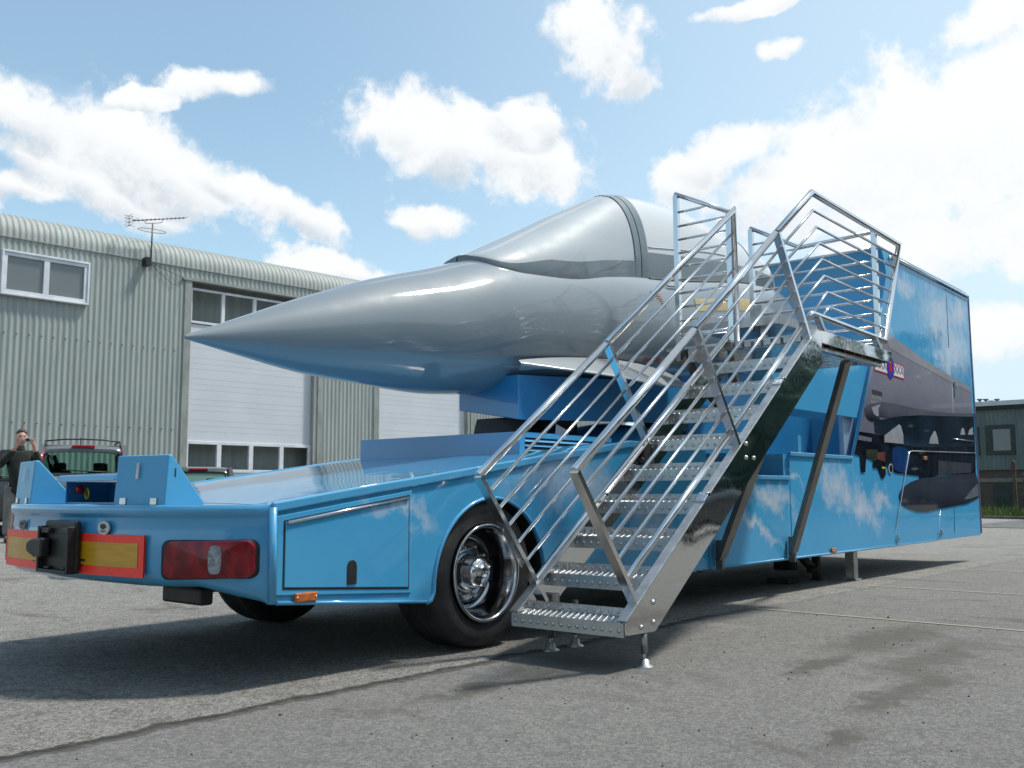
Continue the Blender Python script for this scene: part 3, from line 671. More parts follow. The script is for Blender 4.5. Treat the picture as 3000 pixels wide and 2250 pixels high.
side_poly('missile_fin_print', B4((250,850),(315,865),(305,1045),(262,1045)), M_gear, .0105)
side_poly('missile_fin_print', B4((390,930),(520,940),(528,1070),(505,1112),(485,1110),(440,1000),(392,995)), M_gear, .0105)
side_poly('yellow_mark_print', B4((485,985),(515,990),(515,1008),(485,1003)), film('print_yellow', (.6,.5,.03), (.65,.55,.05), 5), .0125)
rq = [(578+24*math.cos(t), 1005+54*math.sin(t)) for t in [2*PI*i/16 for i in range(16)]]
side_poly('seeker_ring_print', B4(*rq), film('print_ring', (.35,.36,.38), (.4,.41,.42), 5), .0125)
side_poly('seeker_core_print', B4(*[(580+(x-578)*.7, 1005+(y-1005)*.75) for x, y in rq]), M_gear, .0142)
tk = [(672,1290),(680,1260),(700,1225),(740,1190),(790,1155),(850,1130),(930,1110),(1100,1090),(1500,1055),(1525,1150),(1532,1320),(1400,1385),(1250,1410),(1100,1440),(980,1470),(880,1468),(800,1445),(740,1415),(700,1385),(680,1340)]
side_poly('drop_tank_print', B4(*tk), M_tank, .0108)
side_poly('tank_fin_print', B4((1375,1340),(1450,1240),(1520,1165),(1528,1300),(1440,1330)), film('print_tank_fin', (.09,.11,.13), (.12,.14,.16), 4), .0126)
side_poly('rail_shade_print', B4((1090,920),(1450,950),(1450,1050),(1090,1075)), film('print_rail_grey', (.035,.038,.055), (.05,.055,.07), 4), .0127)
gl = MB(); gw = MB()
for k in range(12):
    for rrow in range(3):
        p0 = B4((380+9.5*k-6*rrow*1.3, 138+2.6*k+rrow*48))[0]; a = aty(*p0, YN); 
        (gl if rrow == 0 else gw).box((a.x, YN-.0066, a.z-.075), (a.x+.018, YN-.0052, a.z-.012))
gl.build('intake_grille_print', M_ink, TR); gw.build('intake_grille_print', M_spine, TR)
# roundel with serial boards
M_wf = film('print_white', (.62,.61,.63), (.68,.67,.68), 6); M_rf = film('print_red', (.42,.02,.05), (.48,.03,.06), 6); M_bf = film('print_roundel_blue', (.05,.035,.30), (.07,.05,.36), 6)
XB = aty(2450+455/4.147, 850+880/4.147, YN)
def par(x0, x1, z0l, h, o, m, nm, sl=-.02):
    z0r = z0l+sl*(x1-x0); q = MB(); q.prism([(x0,z0l),(x1,z0r),(x1,z0r+h),(x0,z0l+h)], YN-o, YN-o+.0015); return q.build(nm, m, TR)
par(11.88,12.95,2.47,.185,.0088,M_rf,'serial_board_edge'); par(11.90,12.93,2.484,.157,.0105,M_wf,'serial_board')
rd = lambda r: [(12.44+r*math.cos(t), 2.565+r*1.08*math.sin(t)) for t in [2*PI*i/28 for i in range(28)]]
MB().prism(rd(.135), YN-.0124, YN-.0109).build('roundel_print', M_bf, TR); MB().prism(rd(.062), YN-.0143, YN-.0128).build('roundel_centre_print', M_rf, TR)
RX = Matrix.Rotation(PI/2, 4, 'X')
M_purple = mat('print_purple_ink', (.06,.03,.10), .4)
text_obj('serial_letters', 'XXX', .165, M_purple, TR, Matrix.Translation((12.75, YN-.0115, 2.555)) @ RX); text_obj('serial_letters', 'XXX', .165, M_purple, TR, Matrix.Translation((12.12, YN-.0115, 2.567)) @ RX)
# hatch seams, bright edges and fasteners on the box side
sm = MB()
for a, b in (((2772,850),(2780,1019)), ((2791,1135),(2797,1560)), ((2765,846),(2829,880))):
    sm.tube([aty(*a, YN-.003), aty(*b, YN-.003)], .0035, 6)
sm.build('panel_seam', M_blued, TR)
hb_ = MB(); hb_.tube([aty(*p, YN-.016) for p in B4((650,1650),(785,840),(800,820),(830,815),(1505,838))], .008, 6); hb_.tube([aty(*p, YN-.016) for p in B4((1270,683),(1478,710))], .006, 6); hb_.build('hatch_edge', M_chrome, TR)
q = MB()
for px, py in ((2795,1135),(2627,1578),(2754,1562)):
    a = aty(px, py, YN); w = .10 if py < 1200 else .05; q.box((a.x-w*.35, YN-.03, a.z-w), (a.x+w*.35, YN-.012, a.z+w)); q.box((a.x-w*.2, YN-.045, a.z-w*.3), (a.x+w*.5, YN-.03, a.z+w*.3))
q.build('latch', M_steel, TR, .004)
# ================================================================ JET NOSE
def hermite(xs, ys):
    n = len(xs); d = [(ys[i+1]-ys[i])/(xs[i+1]-xs[i]) for i in range(n-1)]
    m = [d[0]] + [0 if d[i-1]*d[i] <= 0 else 2*d[i-1]*d[i]/(d[i-1]+d[i]) for i in range(1, n-1)] + [d[-1]]
    def f(x):
        i = 0
        while i < n-2 and x > xs[i+1]: i += 1
        h = xs[i+1]-xs[i]; t = min(max((x-xs[i])/h, 0), 1); t2, t3 = t*t, t*t*t
        return (2*t3-3*t2+1)*ys[i]+(t3-2*t2+t)*h*m[i]+(-2*t3+3*t2)*ys[i+1]+(t3-t2)*h*m[i+1]
    return f
JX = [3.31,3.7,4.2,4.8,5.4,6.0,7.0,8.5,10.0,10.7,11.2,11.6,11.85,11.95]
jzc = hermite(JX, [1.986,2.04,2.11,2.205,2.287,2.403,2.525,2.685,2.885,2.95,2.985,3.01,3.03,3.035])
jrz = hermite(JX, [.012,.125,.265,.396,.502,.576,.607,.622,.655,.64,.58,.45,.27,.03])
def jp(x, th, o=0):
    t = math.radians(th); e = 2/(2+min(.35, max(0, (x-5)*.15)))
    c, s_ = math.cos(t), math.sin(t); r = jrz(x)+o
    sg = lambda v: (abs(v)**e)*(1 if v >= 0 else -1)
    return Vector((x, YC-.95*r*sg(c), jzc(x)+r*sg(s_)))
JET = empty('jet_nose', (7.5, 5.5, 1.7), 'silver grey pointed fighter jet nose with cockpit canopy, mounted above the blue deck', 'jet')
M_silver = mat('silver_paint', (.17,.19,.205), .55, .0, 1.0, .06, .3)
def silver():
    T, b = nodes(M_silver); p = T.pos()
    T.put(b.inputs['Base Color'], T.mix(T.ramp(T.noise(T.v('MULTIPLY', p, (.3,1,1)), 1.6, 5, .6), .3, .7), (.175,.208,.230), (.195,.228,.250)))
    T.put(b.inputs['Roughness'], T.ramp(T.noise(p, 4, 4, .6), .3, .7, .45, .55))
    n = T.node('ShaderNodeBump'); T.put(n.inputs['Height'], T.noise(T.v('MULTIPLY', p, (.22,1.2,3.2)), 1.3, 1, .4)); n.inputs['Distance'].default_value = .010
    T.put(b.inputs['Coat Normal'], n.outputs[0])
silver()
fx_ = [3.31,3.318,3.33,3.36,3.42,3.5,3.6]+[3.7+.12*i for i in range(66)]+[11.56,11.64,11.72,11.78,11.83,11.87,11.90,11.93,11.945]
q = MB(); q.grid([[jp(x, 360*k/72) for k in range(72)] for x in fx_], closed=True); q.add([(3.305,5.5,1.985)]+[jp(3.31,360*k/72) for k in range(72)], [(0,1+k,1+(k+1)%72) for k in range(72)], 0, True)
q.build('fuselage', M_silver, JET)
sx = hermite([5.80,5.84,5.95,6.2,6.8,7.4,8.0,9.5,10.8,11.3,11.48], [90,66,51,41.5,36,42,46.5,45,48,62,89])
zt = hermite([5.80,5.95,6.46,7.4,7.92,8.4,9.2,10.0,10.7,11.2,11.48], [2.965,3.035,3.285,3.755,3.985,4.07,4.125,4.06,3.99,3.90,3.74])
def cano(x, ph, o=0):
    p = jp(x, sx(x)); ys_ = YC-p.y; zs = p.z-.012; h = max(zt(x)-zs, .004)
    s_, c = math.sin(ph), math.cos(ph)
    return Vector((x, YC-(ys_*(1+.10*s_*min(1, h))+o)*c, zs+(h+o)*(s_**.92 if s_ > 0 else 0)))
def phi0(x, band):
    p = jp(x, sx(x)); h = max(zt(x)-p.z, .004)
    return math.asin(min(1, band/h)) if h > band else PI/2
wx = [5.80,5.805,5.815,5.83,5.86,5.9,5.96,6.04,6.12]+[6.2+.08*i for i in range(22)]
band = lambda x: .05+.09*min(1, max(0, (x-6.0)/.5))
M_glass = mat('silvered_glazing', (.40,.43,.45), .55, 0, 1.0, .035, .3)
T_, b_ = nodes(M_glass); T_.put(b_.inputs['Base Color'], T_.mix(T_.noise(T_.v('MULTIPLY', T_.pos(), (.5,2,2)), 2, 4, .6), (.31,.34,.355), (.38,.41,.425))); T_.put(b_.inputs['Roughness'], T_.ramp(T_.noise(T_.pos(), 3, 4, .6), .3, .7, .40, .55))
M_canopy = mat('pearl_canopy', (.5,.52,.53), .45, .0, 1.0, .035, .3)
T_, b_ = nodes(M_canopy); T_.put(b_.inputs['Base Color'], T_.mix(T_.noise(T_.pos(), 1.5, 4, .6), (.47,.49,.50), (.53,.55,.56)))
M_frame = mat('dark_grey_frame', (.085,.105,.115), .3, .2, .8, .05); vary(M_frame, (.10,.125,.135), (.13,.155,.165), 3, 4)
gx = [x for x in wx if x >= 5.82 and x <= 7.86]+[7.88]
q = MB(); q.grid([[cano(x, phi0(x, band(x))+(PI-2*phi0(x, band(x)))*k/40) for k in range(41)] for x in gx]); q.build('windscreen', M_glass, JET)
q = MB()
for side in (0, 1):
    q.grid([[cano(x, (lambda a: a if side == 0 else PI-a)(phi0(x, band(x))*k/6*1.0), .007) for k in range(7)] for x in wx if x <= 7.96])
q.grid([[cano(x, PI*k/48, .009) for k in range(49)] for x in (7.86,7.865,7.96)]); q.grid([[cano(x, PI*k/48, .010) for k in range(49)] for x in (7.972,7.976,8.085,8.09)])
q.build('windscreen_frame', M_frame, JET)
cx_ = [8.08+.1*i for i in range(32)]+[11.24,11.3,11.36,11.41,11.45,11.475]
q = MB(); q.grid([[cano(x, PI*k/44) for k in range(45)] for x in cx_]); q.build('canopy', M_canopy, JET)
q = MB()
for th in (0, PI): q.tube([cano(8.09+.1*i, th, .004) for i in range(32)], .016, 6)
q.tube([cano(10.35, PI*k/40, .001) for k in range(41)], .006, 5)
q.build('canopy_seal', M_ink, JET)
q = MB(); q.grid([[cano(8.1+.1*i, PI*k/48, .004) for k in (0,1,2,3,4)] for i in range(30)]); q.build('canopy_sill', M_frame, JET)  # dark band is partly sill, partly a reflection painted as colour
q = MB(); q.tube([cano(8.12+.12*i, .32+.004*i, .004) for i in range(14)], .006, 5); q.build('white_line', M_white, JET)
# nose-side strake (two): a drooping plate with rounded edge
M_strake = vary(mat('strake_paint', (.3,.33,.345), .4, 0, .6, .1), (.28,.31,.325), (.32,.35,.365), 3, 4)
def strake(sign):
    Y = lambda y: y if sign > 0 else 11-y
    rt = [(5.98,4.99,2.055),(6.4,4.985,2.12),(6.9,4.98,2.17),(7.5,4.975,2.205),(8.0,4.97,2.19),(8.4,4.97,2.14)]
    tp = [(6.0,4.975,2.045),(6.30,4.82,2.02),(6.62,4.66,1.995),(7.1,4.58,1.975),(7.5,4.60,1.955),(8.3,4.8,2.03)]
    rows = []
    for t in (0,.25,.5,.75,.93,1): rows.append([(a[0]+(b[0]-a[0])*t, Y(a[1]+(b[1]-a[1])*t), a[2]+(b[2]-a[2])*t+.012*(1-t)) for a, b in zip(rt, tp)])
    for t in (1,.93,.75,.5,.25,0): rows.append([(a[0]+(b[0]-a[0])*t, Y(a[1]+(b[1]-a[1])*t), a[2]+(b[2]-a[2])*t-.02-.06*(1-t)) for a, b in zip(rt, tp)])
    s_ = MB().grid(rows).build('strake', M_strake, JET, 0)
    m = s_.modifiers.new('sub', 'SUBSURF'); m.levels = m.render_levels = 1
strake(1); strake(-1)
def patch(x0, x1, t0, t1, m, nm, n=14, o=.004):
    q = MB(); q.grid([[jp(x0+(x1-x0)*i/n, t0+(t1-t0)*k/6, o) for k in range(7)] for i in range(n+1)]); return q.build(nm, m, JET)
patch(8.75, 10.05, 9, 21, vary(mat('tan_strip',(.42,.34,.16),.45),(.38,.31,.15),(.46,.38,.19),6,4), 'formation_strip')
patch(8.25, 8.75, -36, -26, vary(mat('ochre_mark',(.3,.22,.05),.5),(.27,.2,.05),(.33,.25,.07),6,4), 'rescue_mark')
M_rt = mat('red_stencil', (.32,.05,.04), .5)
def curved_text(txt, size, x, th, m, nm):
    p = jp(x, th, .004); p2 = jp(x, th+4, .004); up = (p2-p).normalized(); rx = (jp(x+.3, th, .004)-p).normalized(); nn = rx.cross(up)
    M = Matrix(((rx.x,up.x,nn.x,p.x),(rx.y,up.y,nn.y,p.y),(rx.z,up.z,nn.z,p.z),(0,0,0,1)))
    return text_obj(nm, txt, size, m, JET, M)
curved_text('DANGER', .075, 8.00, -32, M_rt, 'stencil_text')
q = MB()
for k in range(7):
    w = .13-.016*k; a, b = jp(8.03-w*.6+.02*k, 26-2.2*k, .004), jp(8.03+w*.6+.02*k, 26-2.2*k, .004); q.tube([a, b], .004, 4)
q.build('warning_triangle', vary(mat('pale_red_stencil',(.45,.2,.17),.5),(.4,.2,.17),(.5,.25,.2),8,3), JET)
q = MB(); q.tube([jp(8.30,38,.012), jp(8.32,33,.02), jp(8.60,33,.02), jp(8.62,38,.012)], .009, 6); q.build('grab_handle', M_frame, JET)
# ================================================================ MOTION BASE under the jet
MO = empty('motion_base', (7.4, 5.4, 1.2), 'dark blue boxed motion platform on black actuators holding up the jet nose', 'platform')
q = MB()
c = [(6.0,5.66,1.695),(6.0,5.0,1.585),(8.9,5.0,1.70),(8.9,5.95,1.75),(6.0,5.66,1.95),(6.0,5.0,1.95),(8.9,5.0,2.12),(8.9,5.95,2.12)]
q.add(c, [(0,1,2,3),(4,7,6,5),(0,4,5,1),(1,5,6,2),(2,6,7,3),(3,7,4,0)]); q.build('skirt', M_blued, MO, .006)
q = MB(); q.prism([(6.40,1.40),(7.22,1.40),(7.20,1.66),(6.48,1.66)], 5.3, 5.9); q.tube([(6.6,5.1,1.4),(6.75,5.25,1.68)], .05, 10); q.build('actuator_housing', M_black, MO, .01)
q = MB(); q.tube([(8.35,5.05,1.35),(8.2,5.2,1.75)], .07, 12); q.tube([(8.35,5.05,1.3),(8.2,5.2,1.75)], .05, 12); q.tube([(8.9,5.4,1.4),(8.6,5.4,1.8)], .08, 12); q.build('actuator', M_black, MO)
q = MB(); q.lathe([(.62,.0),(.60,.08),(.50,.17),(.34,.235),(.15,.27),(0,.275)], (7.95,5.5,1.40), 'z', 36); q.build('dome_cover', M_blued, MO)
q = MB(); q.add([(6.50,5.02,1.46),(6.62,5.0,1.46),(6.64,5.0,1.53),(6.52,5.02,1.575)], [(0,1,2,3)]); q.add([(8.52,5.02,1.62),(8.62,5.0,1.62),(8.62,5.0,1.74),(8.52,5.02,1.74)], [(0,1,2,3)]); 
t_ = q.build('paper_tag', M_white, MO); so_ = t_.modifiers.new('s','SOLIDIFY'); so_.thickness = .004
# ================================================================ ACCESS STAIRS
ST = empty('access_stairs', (6.5, 3.5, 0), 'folding stainless steel stairs with tube handrails climbing beside the blue trailer to a cockpit platform', 'stairs')
NYS, FYS = 3.10, 3.95
def stringer(y, inw):
    q = MB(); pts = [(4.65,.275),(4.65,.205),(4.95,.198),(7.53,2.03),(7.53,2.285),(7.45,2.285)]
    q.prism(pts, y, y+.012*inw); o = q.build('stringer', M_mirror, ST)
    f = MB(); d = Vector((7.45-4.65, 0, 2.285-.275)).normalized(); n_ = Vector((-d.z, 0, d.x))
    f.tube([Vector((4.65, y+.031*inw, .275))+n_*.006, Vector((7.45, y+.031*inw, 2.285))+n_*.006, (7.53, y+.031*inw, 2.292)], 0, rect=(.010,.066), up=(0,1,0))
    f.build('flange', M_alu, o, .002)
    bl = MB()
    for x, z in ((4.80,.235),(4.93,.25),(4.93,.365),(6.155,1.235),(6.16,1.33),(6.27,1.235)): bl.lathe([(0,-.012),(.012,-.010),(.016,-.002),(.016,.0)], (x, y, z), n=10)
    if inw > 0: bl.build('bolt', M_steel, o)
    k = MB()
    for x, z in ((5.60,.93),(6.78,1.80)):
        c0 = Vector((x, y+.03*inw, .275+(x-4.65)*.718))+n_*.012
        k.tube([c0-d*.05, c0+d*.05], 0, rect=(.02,.070), up=(0,1,0)); k.tube([c0+Vector((0,-.035,0))+d*.03, c0+Vector((0,.035,0))+d*.03], .018, 10)
    k.build('hinge_strap', M_chrome, o, .004)
    return o
stringer(NYS, 1); stringer(FYS, -1)
q = MB(); q.box((6.12,3.90,1.20),(6.24,3.935,1.36)); q.tube([(6.10,3.92,1.24),(6.27,3.92,1.22)], .022, 8); q.build('hinge_block', M_black, ST, .006)
def tread_mesh():
    q = MB(); y0, y1 = 3.116, 3.934
    q.box((0,y0,-.006),(.25,y1,0)); q.box((-.004,y0,-.078),(.002,y1,.001)); q.box((.25,y0,-.03),(.254,y1,.052))
    for r in range(6):
        for k in range(19): 
            x = .022+.041*r; y = y0+.03+.0425*k+(.021 if r % 2 else 0)
            if y > y1-.02: continue
            q.lathe([(.0095,0),(.007,.005),(.004,.0065),(0,.0066)], (x, y, .0), 'z', 6)
    for k in range(14):
        y = y0+.03+.0585*k
        q.lathe([(.0,-.0075),(.006,-.0075),(.011,-.0045),(.012,-.003)], (-.004+0, y, -.04), 'x', 8) if False else q.lathe([(0,-.0115),(.007,-.0115),(.012,-.0075),(.0125,-.004)], (0, y, -.042), 'x', 8)
        q.lathe([(0,-.0065),(.007,-.0065),(.0115,-.003),(.012,0)], (.25, y, .026), 'x', 8)
    return q
t0 = tread_mesh().build('tread', M_tread, None); t0.parent = ST
for k in range(9):
    o = t0 if k == 0 else dup(t0, ST)
    o.location = (4.648+.3185*k-6.5, -3.5+.0, .270+.2222*k)
# handrails
RR, RBAR, RBOT = .0265, .0115, .022
def lerp(a, b, t): return (a[0]+(b[0]-a[0])*t, a[1]+(b[1]-a[1])*t)
FR = (.13,.263,.40,.539,.68)
def rail(nm, y, top, posts, m=M_chrome):
    q = MB(); q.tube([(x, y, z) for x, z in top], RR, 14)
    for a, b in posts: q.tube([(a[0], y, a[1]), (b[0], y, b[1])], 0, rect=(.030,.058), up=(0,1,0))
    return q.build(nm, m, ST, .0)
def bar(par, y, pts, r=RBAR, nm='rail_bar'):
    return MB().tube([(x, y, z) for x, z in pts], r, 10).build(nm, M_chrome, par)
for y, P1, B1, P2, B2, P3, B3 in ((NYS+.03, (4.22,1.113), (4.775,.375), (5.552,2.053), (6.10,1.285), (6.823,2.957), (7.335,2.185)),):
    for (Pa, Ba, Pb, Bb) in ((P1, B1, P2, B2), (P2, B2, P3, B3)):
        g_ = rail('guard_rail', y, [Pa, lerp(Pa, Pb, .985)], [(Pa, Ba)])
        for f_ in FR: bar(g_, y, [lerp(Pa, Ba, f_), lerp(Pb, Bb, f_)])
        bar(g_, y, [lerp(Pa, Ba, .834), lerp(Pb, Bb, .834)], RBOT, 'bottom_rail')
    g_ = rail('guard_rail', y, [P3, (7.518,3.437), (9.585,3.405), (9.06,2.388), (7.43,2.418), (7.36,2.372)], [(P3, B3)])
    cor = [(7.528,3.29),(7.586,3.163),(7.629,3.035),(7.667,2.905),(7.704,2.772)]; ends = [3.272,3.145,3.018,2.892,2.765,2.638,2.512]
    ex = lambda z: 9.06+(z-2.388)/(3.405-2.388)*.525
    for f_, c_, e_ in zip(FR, cor, ends): bar(g_, y, [lerp(P3, B3, f_), c_, (ex(e_), e_)])
    bar(g_, y, [(7.46,2.425),(7.751,2.642),(ex(2.638),2.638)]); bar(g_, y, [(7.63,2.415),(7.782,2.520),(ex(2.512),2.512)])
    for a, b in (((7.53,2.405),(7.67,2.262)), ((8.80,2.385),(8.94,2.262))): MB().tube([(a[0],y,a[1]),(b[0],y,b[1])], 0, rect=(.03,.05), up=(0,1,0)).build('rail_foot', M_steel, g_)
y = FYS-.02
F1, G1, F2, G2, F3 = (4.335,1.101), (4.965,.31), (5.70,2.06), (6.285,1.27), (7.70,3.478)
g_ = rail('guard_rail', y, [F1, lerp(F1, F2, .985)], [(F1, G1)])
for f_ in FR: bar(g_, y, [lerp(F1, G1, f_), lerp(F2, G2, f_)])
bar(g_, y, [lerp(F1, G1, .834), lerp(F2, G2, .834)], RBOT, 'bottom_rail')
g_ = rail('guard_rail', y, [F2, F3, (7.70,2.30)], [(F2, G2)])
for f_, z in zip(FR, (3.29,3.125,2.96,2.797,2.64)): bar(g_, y, [lerp(F2, G2, f_), (7.70, z)])
bar(g_, y, [lerp(F2, G2, .834), (7.62,2.41)], RBOT, 'bottom_rail')
# cross panels towards the cockpit
def cross(x, top, posts, bars, bot):
    q = MB(); q.tube([(x, a, b) for a, b in top], .021, 12)
    for a, z0, z1 in posts: q.tube([(x, a, z0), (x, a, z1)], 0, rect=(.045,.045), up=(1,0,0))
    o = q.build('gate_panel', M_chrome, ST)
    for a, b, z in bars: MB().tube([(x, a, z), (x, b, z)], RBAR, 10).build('rail_bar', M_chrome, o)
    MB().tube([(x, bot[0], bot[2]), (x, bot[1], bot[2])], .02, 10).build('bottom_rail', M_chrome, o)
cross(7.74, [(4.54,3.765),(3.99,3.49)], [(4.53,3.75,2.20),(3.995,3.48,2.26)], [(4.53,4.53-(3.765-3.585)*2.0+.0,3.585)]+[(4.53,4.0,z) for z in (3.452,3.325,3.198,3.07,2.945,2.82,2.69,2.56)], (4.53,4.0,2.425))
cross(9.02, [(4.42,3.685),(3.90,3.395),(3.16,3.425)], [(4.415,3.67,2.57),(3.17,3.42,2.29)], [(4.415,4.09,3.51),(4.415,3.90,3.385)]+[(4.415,3.17,z) for z in (3.27,3.145,3.022,2.90,2.772,2.645,2.522)], (4.1,3.17,2.388))
# platform
q = MB(); q.box((7.53,NYS,2.192),(9.15,NYS+.014,2.292)); q.box((9.136,NYS+.014,2.192),(9.15,4.55,2.292)); PLF = q.build('platform_fascia', M_mirror, ST, .002)
q = MB(); q.box((7.54,NYS+.014,2.262),(9.136,4.55,2.284)); q.box((7.60,NYS+.06,2.15),(9.05,NYS+.12,2.262)); q.box((7.60,4.3,2.15),(9.05,4.36,2.262)); q.build('platform_deck', M_steel, ST)
q = MB()
for k in range(9):
    y = NYS+.07+.088*k; q.box((7.49,y,2.215),(7.54,y+.062,2.275))
q.box((7.545,NYS+.02,2.205),(7.55,3.94,2.262)); q.build('platform_nosing', M_alu, ST, .003)
q = MB(); q.box((8.07,3.70,2.49),(8.09,4.72,2.572)); q.box((8.09,3.70,2.49),(9.3,3.72,2.572)); q.box((8.09,3.72,2.555),(9.3,4.72,2.570)); q.box((8.2,3.9,2.284),(8.25,3.95,2.555)); q.box((9.1,3.75,2.284),(9.15,3.8,2.555))
q.build('raised_step', M_alu, ST, .003)
q = MB(); q.box((8.92,4.28,2.572),(8.98,4.40,2.86)); q.build('bracket', M_alu, ST, .004)
q = MB(); q.tube([(7.74,4.5,2.30),(7.95,4.45,2.0),(8.1,4.3,1.75)], 0, rect=(.06,.05)); q.tube([(7.58,3.96,2.22),(7.75,3.99,1.95)], 0, rect=(.07,.06)); q.build('under_bracket', M_strut, ST)
# braces from the platform down to the trailer
def brace(b, t):
    b, t = Vector(b), Vector(t); q = MB(); q.tube([b, t], 0, rect=(.05,.115), up=(1,0,0)); 
    q.prism([(b.x-.03,b.z-.09),(b.x+.012,b.z-.09),(b.x+.012,b.z+.16),(b.x-.03,b.z+.16)], b.y-.03, b.y+.035)
    return q.build('brace', M_strut, ST, .004)
brace((9.285,4.20,.40), (8.50,3.28,2.16)); brace((7.80,4.20,.42), (7.10,3.28,1.72))
# adjustable feet
def foot(x, y, zt_):
    q = MB(); g0 = gz(x, y); q.tube([(x,y,zt_),(x,y,g0+.08)], .019, 12); q.tube([(x,y,g0+.10),(x,y,g0+.02)], .012, 10); q.lathe([(.055,0),(.055,.008),(.030,.020),(.026,.045),(.012,.05)], (x,y,g0), 'z', 20)
    q.build('adjustable_foot', M_galv, ST)
foot(4.874,3.13,.22); foot(5.014,3.92,.25); foot(5.25,3.90,.30)
q = MB(); q.box((4.99,3.88,.25),(5.06,3.93,.36)); q.build('foot_clamp', M_galv, ST, .006)
# ================================================================ WAREHOUSE (left)
YB = math.radians(-4.024); BV = Vector((math.cos(YB), math.sin(YB), 0)); NV = Vector((BV.y, -BV.x, 0))
BD = 24.0
B0 = aty(545, 1287, BD); B0z = Vector((B0.x, B0.y, 0))
def bp(px, py):
    d = ray(px, py); t = (B0-CAM).dot(NV)/d.dot(NV); P = CAM+d*t; return ((P-B0).dot(BV), P.z)
def WP(s, z, o=0): return B0z + BV*s + NV*o + Vector((0,0,z))
WH = empty('warehouse', tuple(WP(4, .3)), 'grey-green corrugated metal warehouse with a rounded eave and white sectional doors', 'building')
M_clad = mat('grey_green_cladding', (.25,.30,.28), .55)
def clad():
    T, b = nodes(M_clad); p = T.pos(); X = T.xyz(p)
    st = T.noise(T.v('MULTIPLY', p, (6,6,.35)), 1.2, 6, .65)
    c = T.mix(T.ramp(st, .35, .7), (.315,.350,.333), (.25,.280,.268))
    c = T.mix(T.ramp(T.noise(T.v('MULTIPLY', p, (5,5,.5)), 1.6, 7, .7), .52, .74, 0, .6), c, (.17,.165,.145))
    up = T.ramp(X[2], 6.3, 8.0)
    c = T.mix(T.m('MULTIPLY', up, T.ramp(T.noise(T.v('MULTIPLY', p, (5,5,1.2)), 2.2, 7, .7), .40, .66, 0, .7)), c, (.33,.315,.28))
    T.put(b.inputs['Base Color'], c)
clad()
PITCHB = .1452
def wav(s): return .027*(.5+.5*math.cos(2*PI*s/PITCHB))
zS = bp(300, 734)[1]; zR = .62
def sheet_wall(q, s0, s1, z0, z1):
    n = max(2, int((s1-s0)/PITCHB*8)); ss = [s0+(s1-s0)*i/n for i in range(n+1)]
    q.grid([[WP(s, z, wav(s)) for s in ss] for z in (z0, z1)])
d1l, d1r = bp(536,1050)[0], bp(920,1200)[0]; dzt = bp(541,818)[1]
d2l, d2r = bp(1096,1137)[0], bp(1371,1221)[0]
SL, SR = bp(0,900)[0]-2.5, d2r+9
q = MB()
sheet_wall(q, SL, d1l, .1, zS-.0); sheet_wall(q, d1l, d1r, dzt, zS); sheet_wall(q, d1r, d2l, .1, zS); sheet_wall(q, d2l, d2r, dzt, zS); sheet_wall(q, d2r, SR, .1, zS)
q.build('corrugated_wall', M_clad, WH, recalc=False)
q = MB(); n = int((SR-SL)/PITCHB*8); ss = [SL+(SR-SL)*i/n for i in range(n+1)]; rws = []
for k in range(0, 13):
    a = math.radians(90*k/12); 
    rws.append([WP(s, zS-.02+(zR+wav(s)+.015)*math.sin(a), -zR+(zR+wav(s)+.015)*math.cos(a)) for s in ss])
rws.append([WP(s, zS+zR+wav(s)+.5, -6) for s in ss])
q.grid([[WP(s, zS-.06, wav(s)+.018) for s in ss]]+rws); q.build('curved_eave', M_clad, WH, recalc=False)
q = MB(); q.add([WP(SL,0,-.75), WP(SL,zS+zR,-.8), WP(SL,zS+zR,-14), WP(SL,0,-14), WP(SR,0,-.75), WP(SR,zS+zR,-.8), WP(SR,zS+zR,-14), WP(SR,0,-14)], [(0,1,2,3),(4,7,6,5),(2,6,7,3),(0,4,5,1)])
q.build('building_core', M_clad, WH)
M_wframe = vary(mat('white_window_frame', (.62,.64,.68), .4), (.56,.58,.62), (.68,.70,.73), 2, 5)
M_pane = mat('window_pane', (.055,.07,.075), .06, 0, 1, .02); T_, b_ = nodes(M_pane); T_.put(b_.inputs['Base Color'], T_.mix(T_.noise(T_.pos(), .8, 4, .6), (.10,.12,.122), (.135,.155,.158)))
M_paned = mat('dark_pane', (.006,.008,.008), .05, 0, 1, .02); T_, b_ = nodes(M_paned); T_.put(b_.inputs['Base Color'], T_.mix(T_.noise(T_.pos(), .8, 4, .6), (.004,.006,.006), (.012,.015,.016)))
M_jamb = vary(mat('jamb_flashing', (.26,.28,.26), .5), (.21,.23,.21), (.30,.315,.295), 2.5, 6, stretch=(1,1,.5))
def wbox(q, s0, s1, z0, z1, o0, o1, mi=0):
    vs = [WP(s, z, o) for o in (o0, o1) for s, z in ((s0,z0),(s1,z0),(s1,z1),(s0,z1))]
    q.add(vs, [(0,1,2,3),(7,6,5,4),(0,4,5,1),(1,5,6,2),(2,6,7,3),(3,7,4,0)], mi)
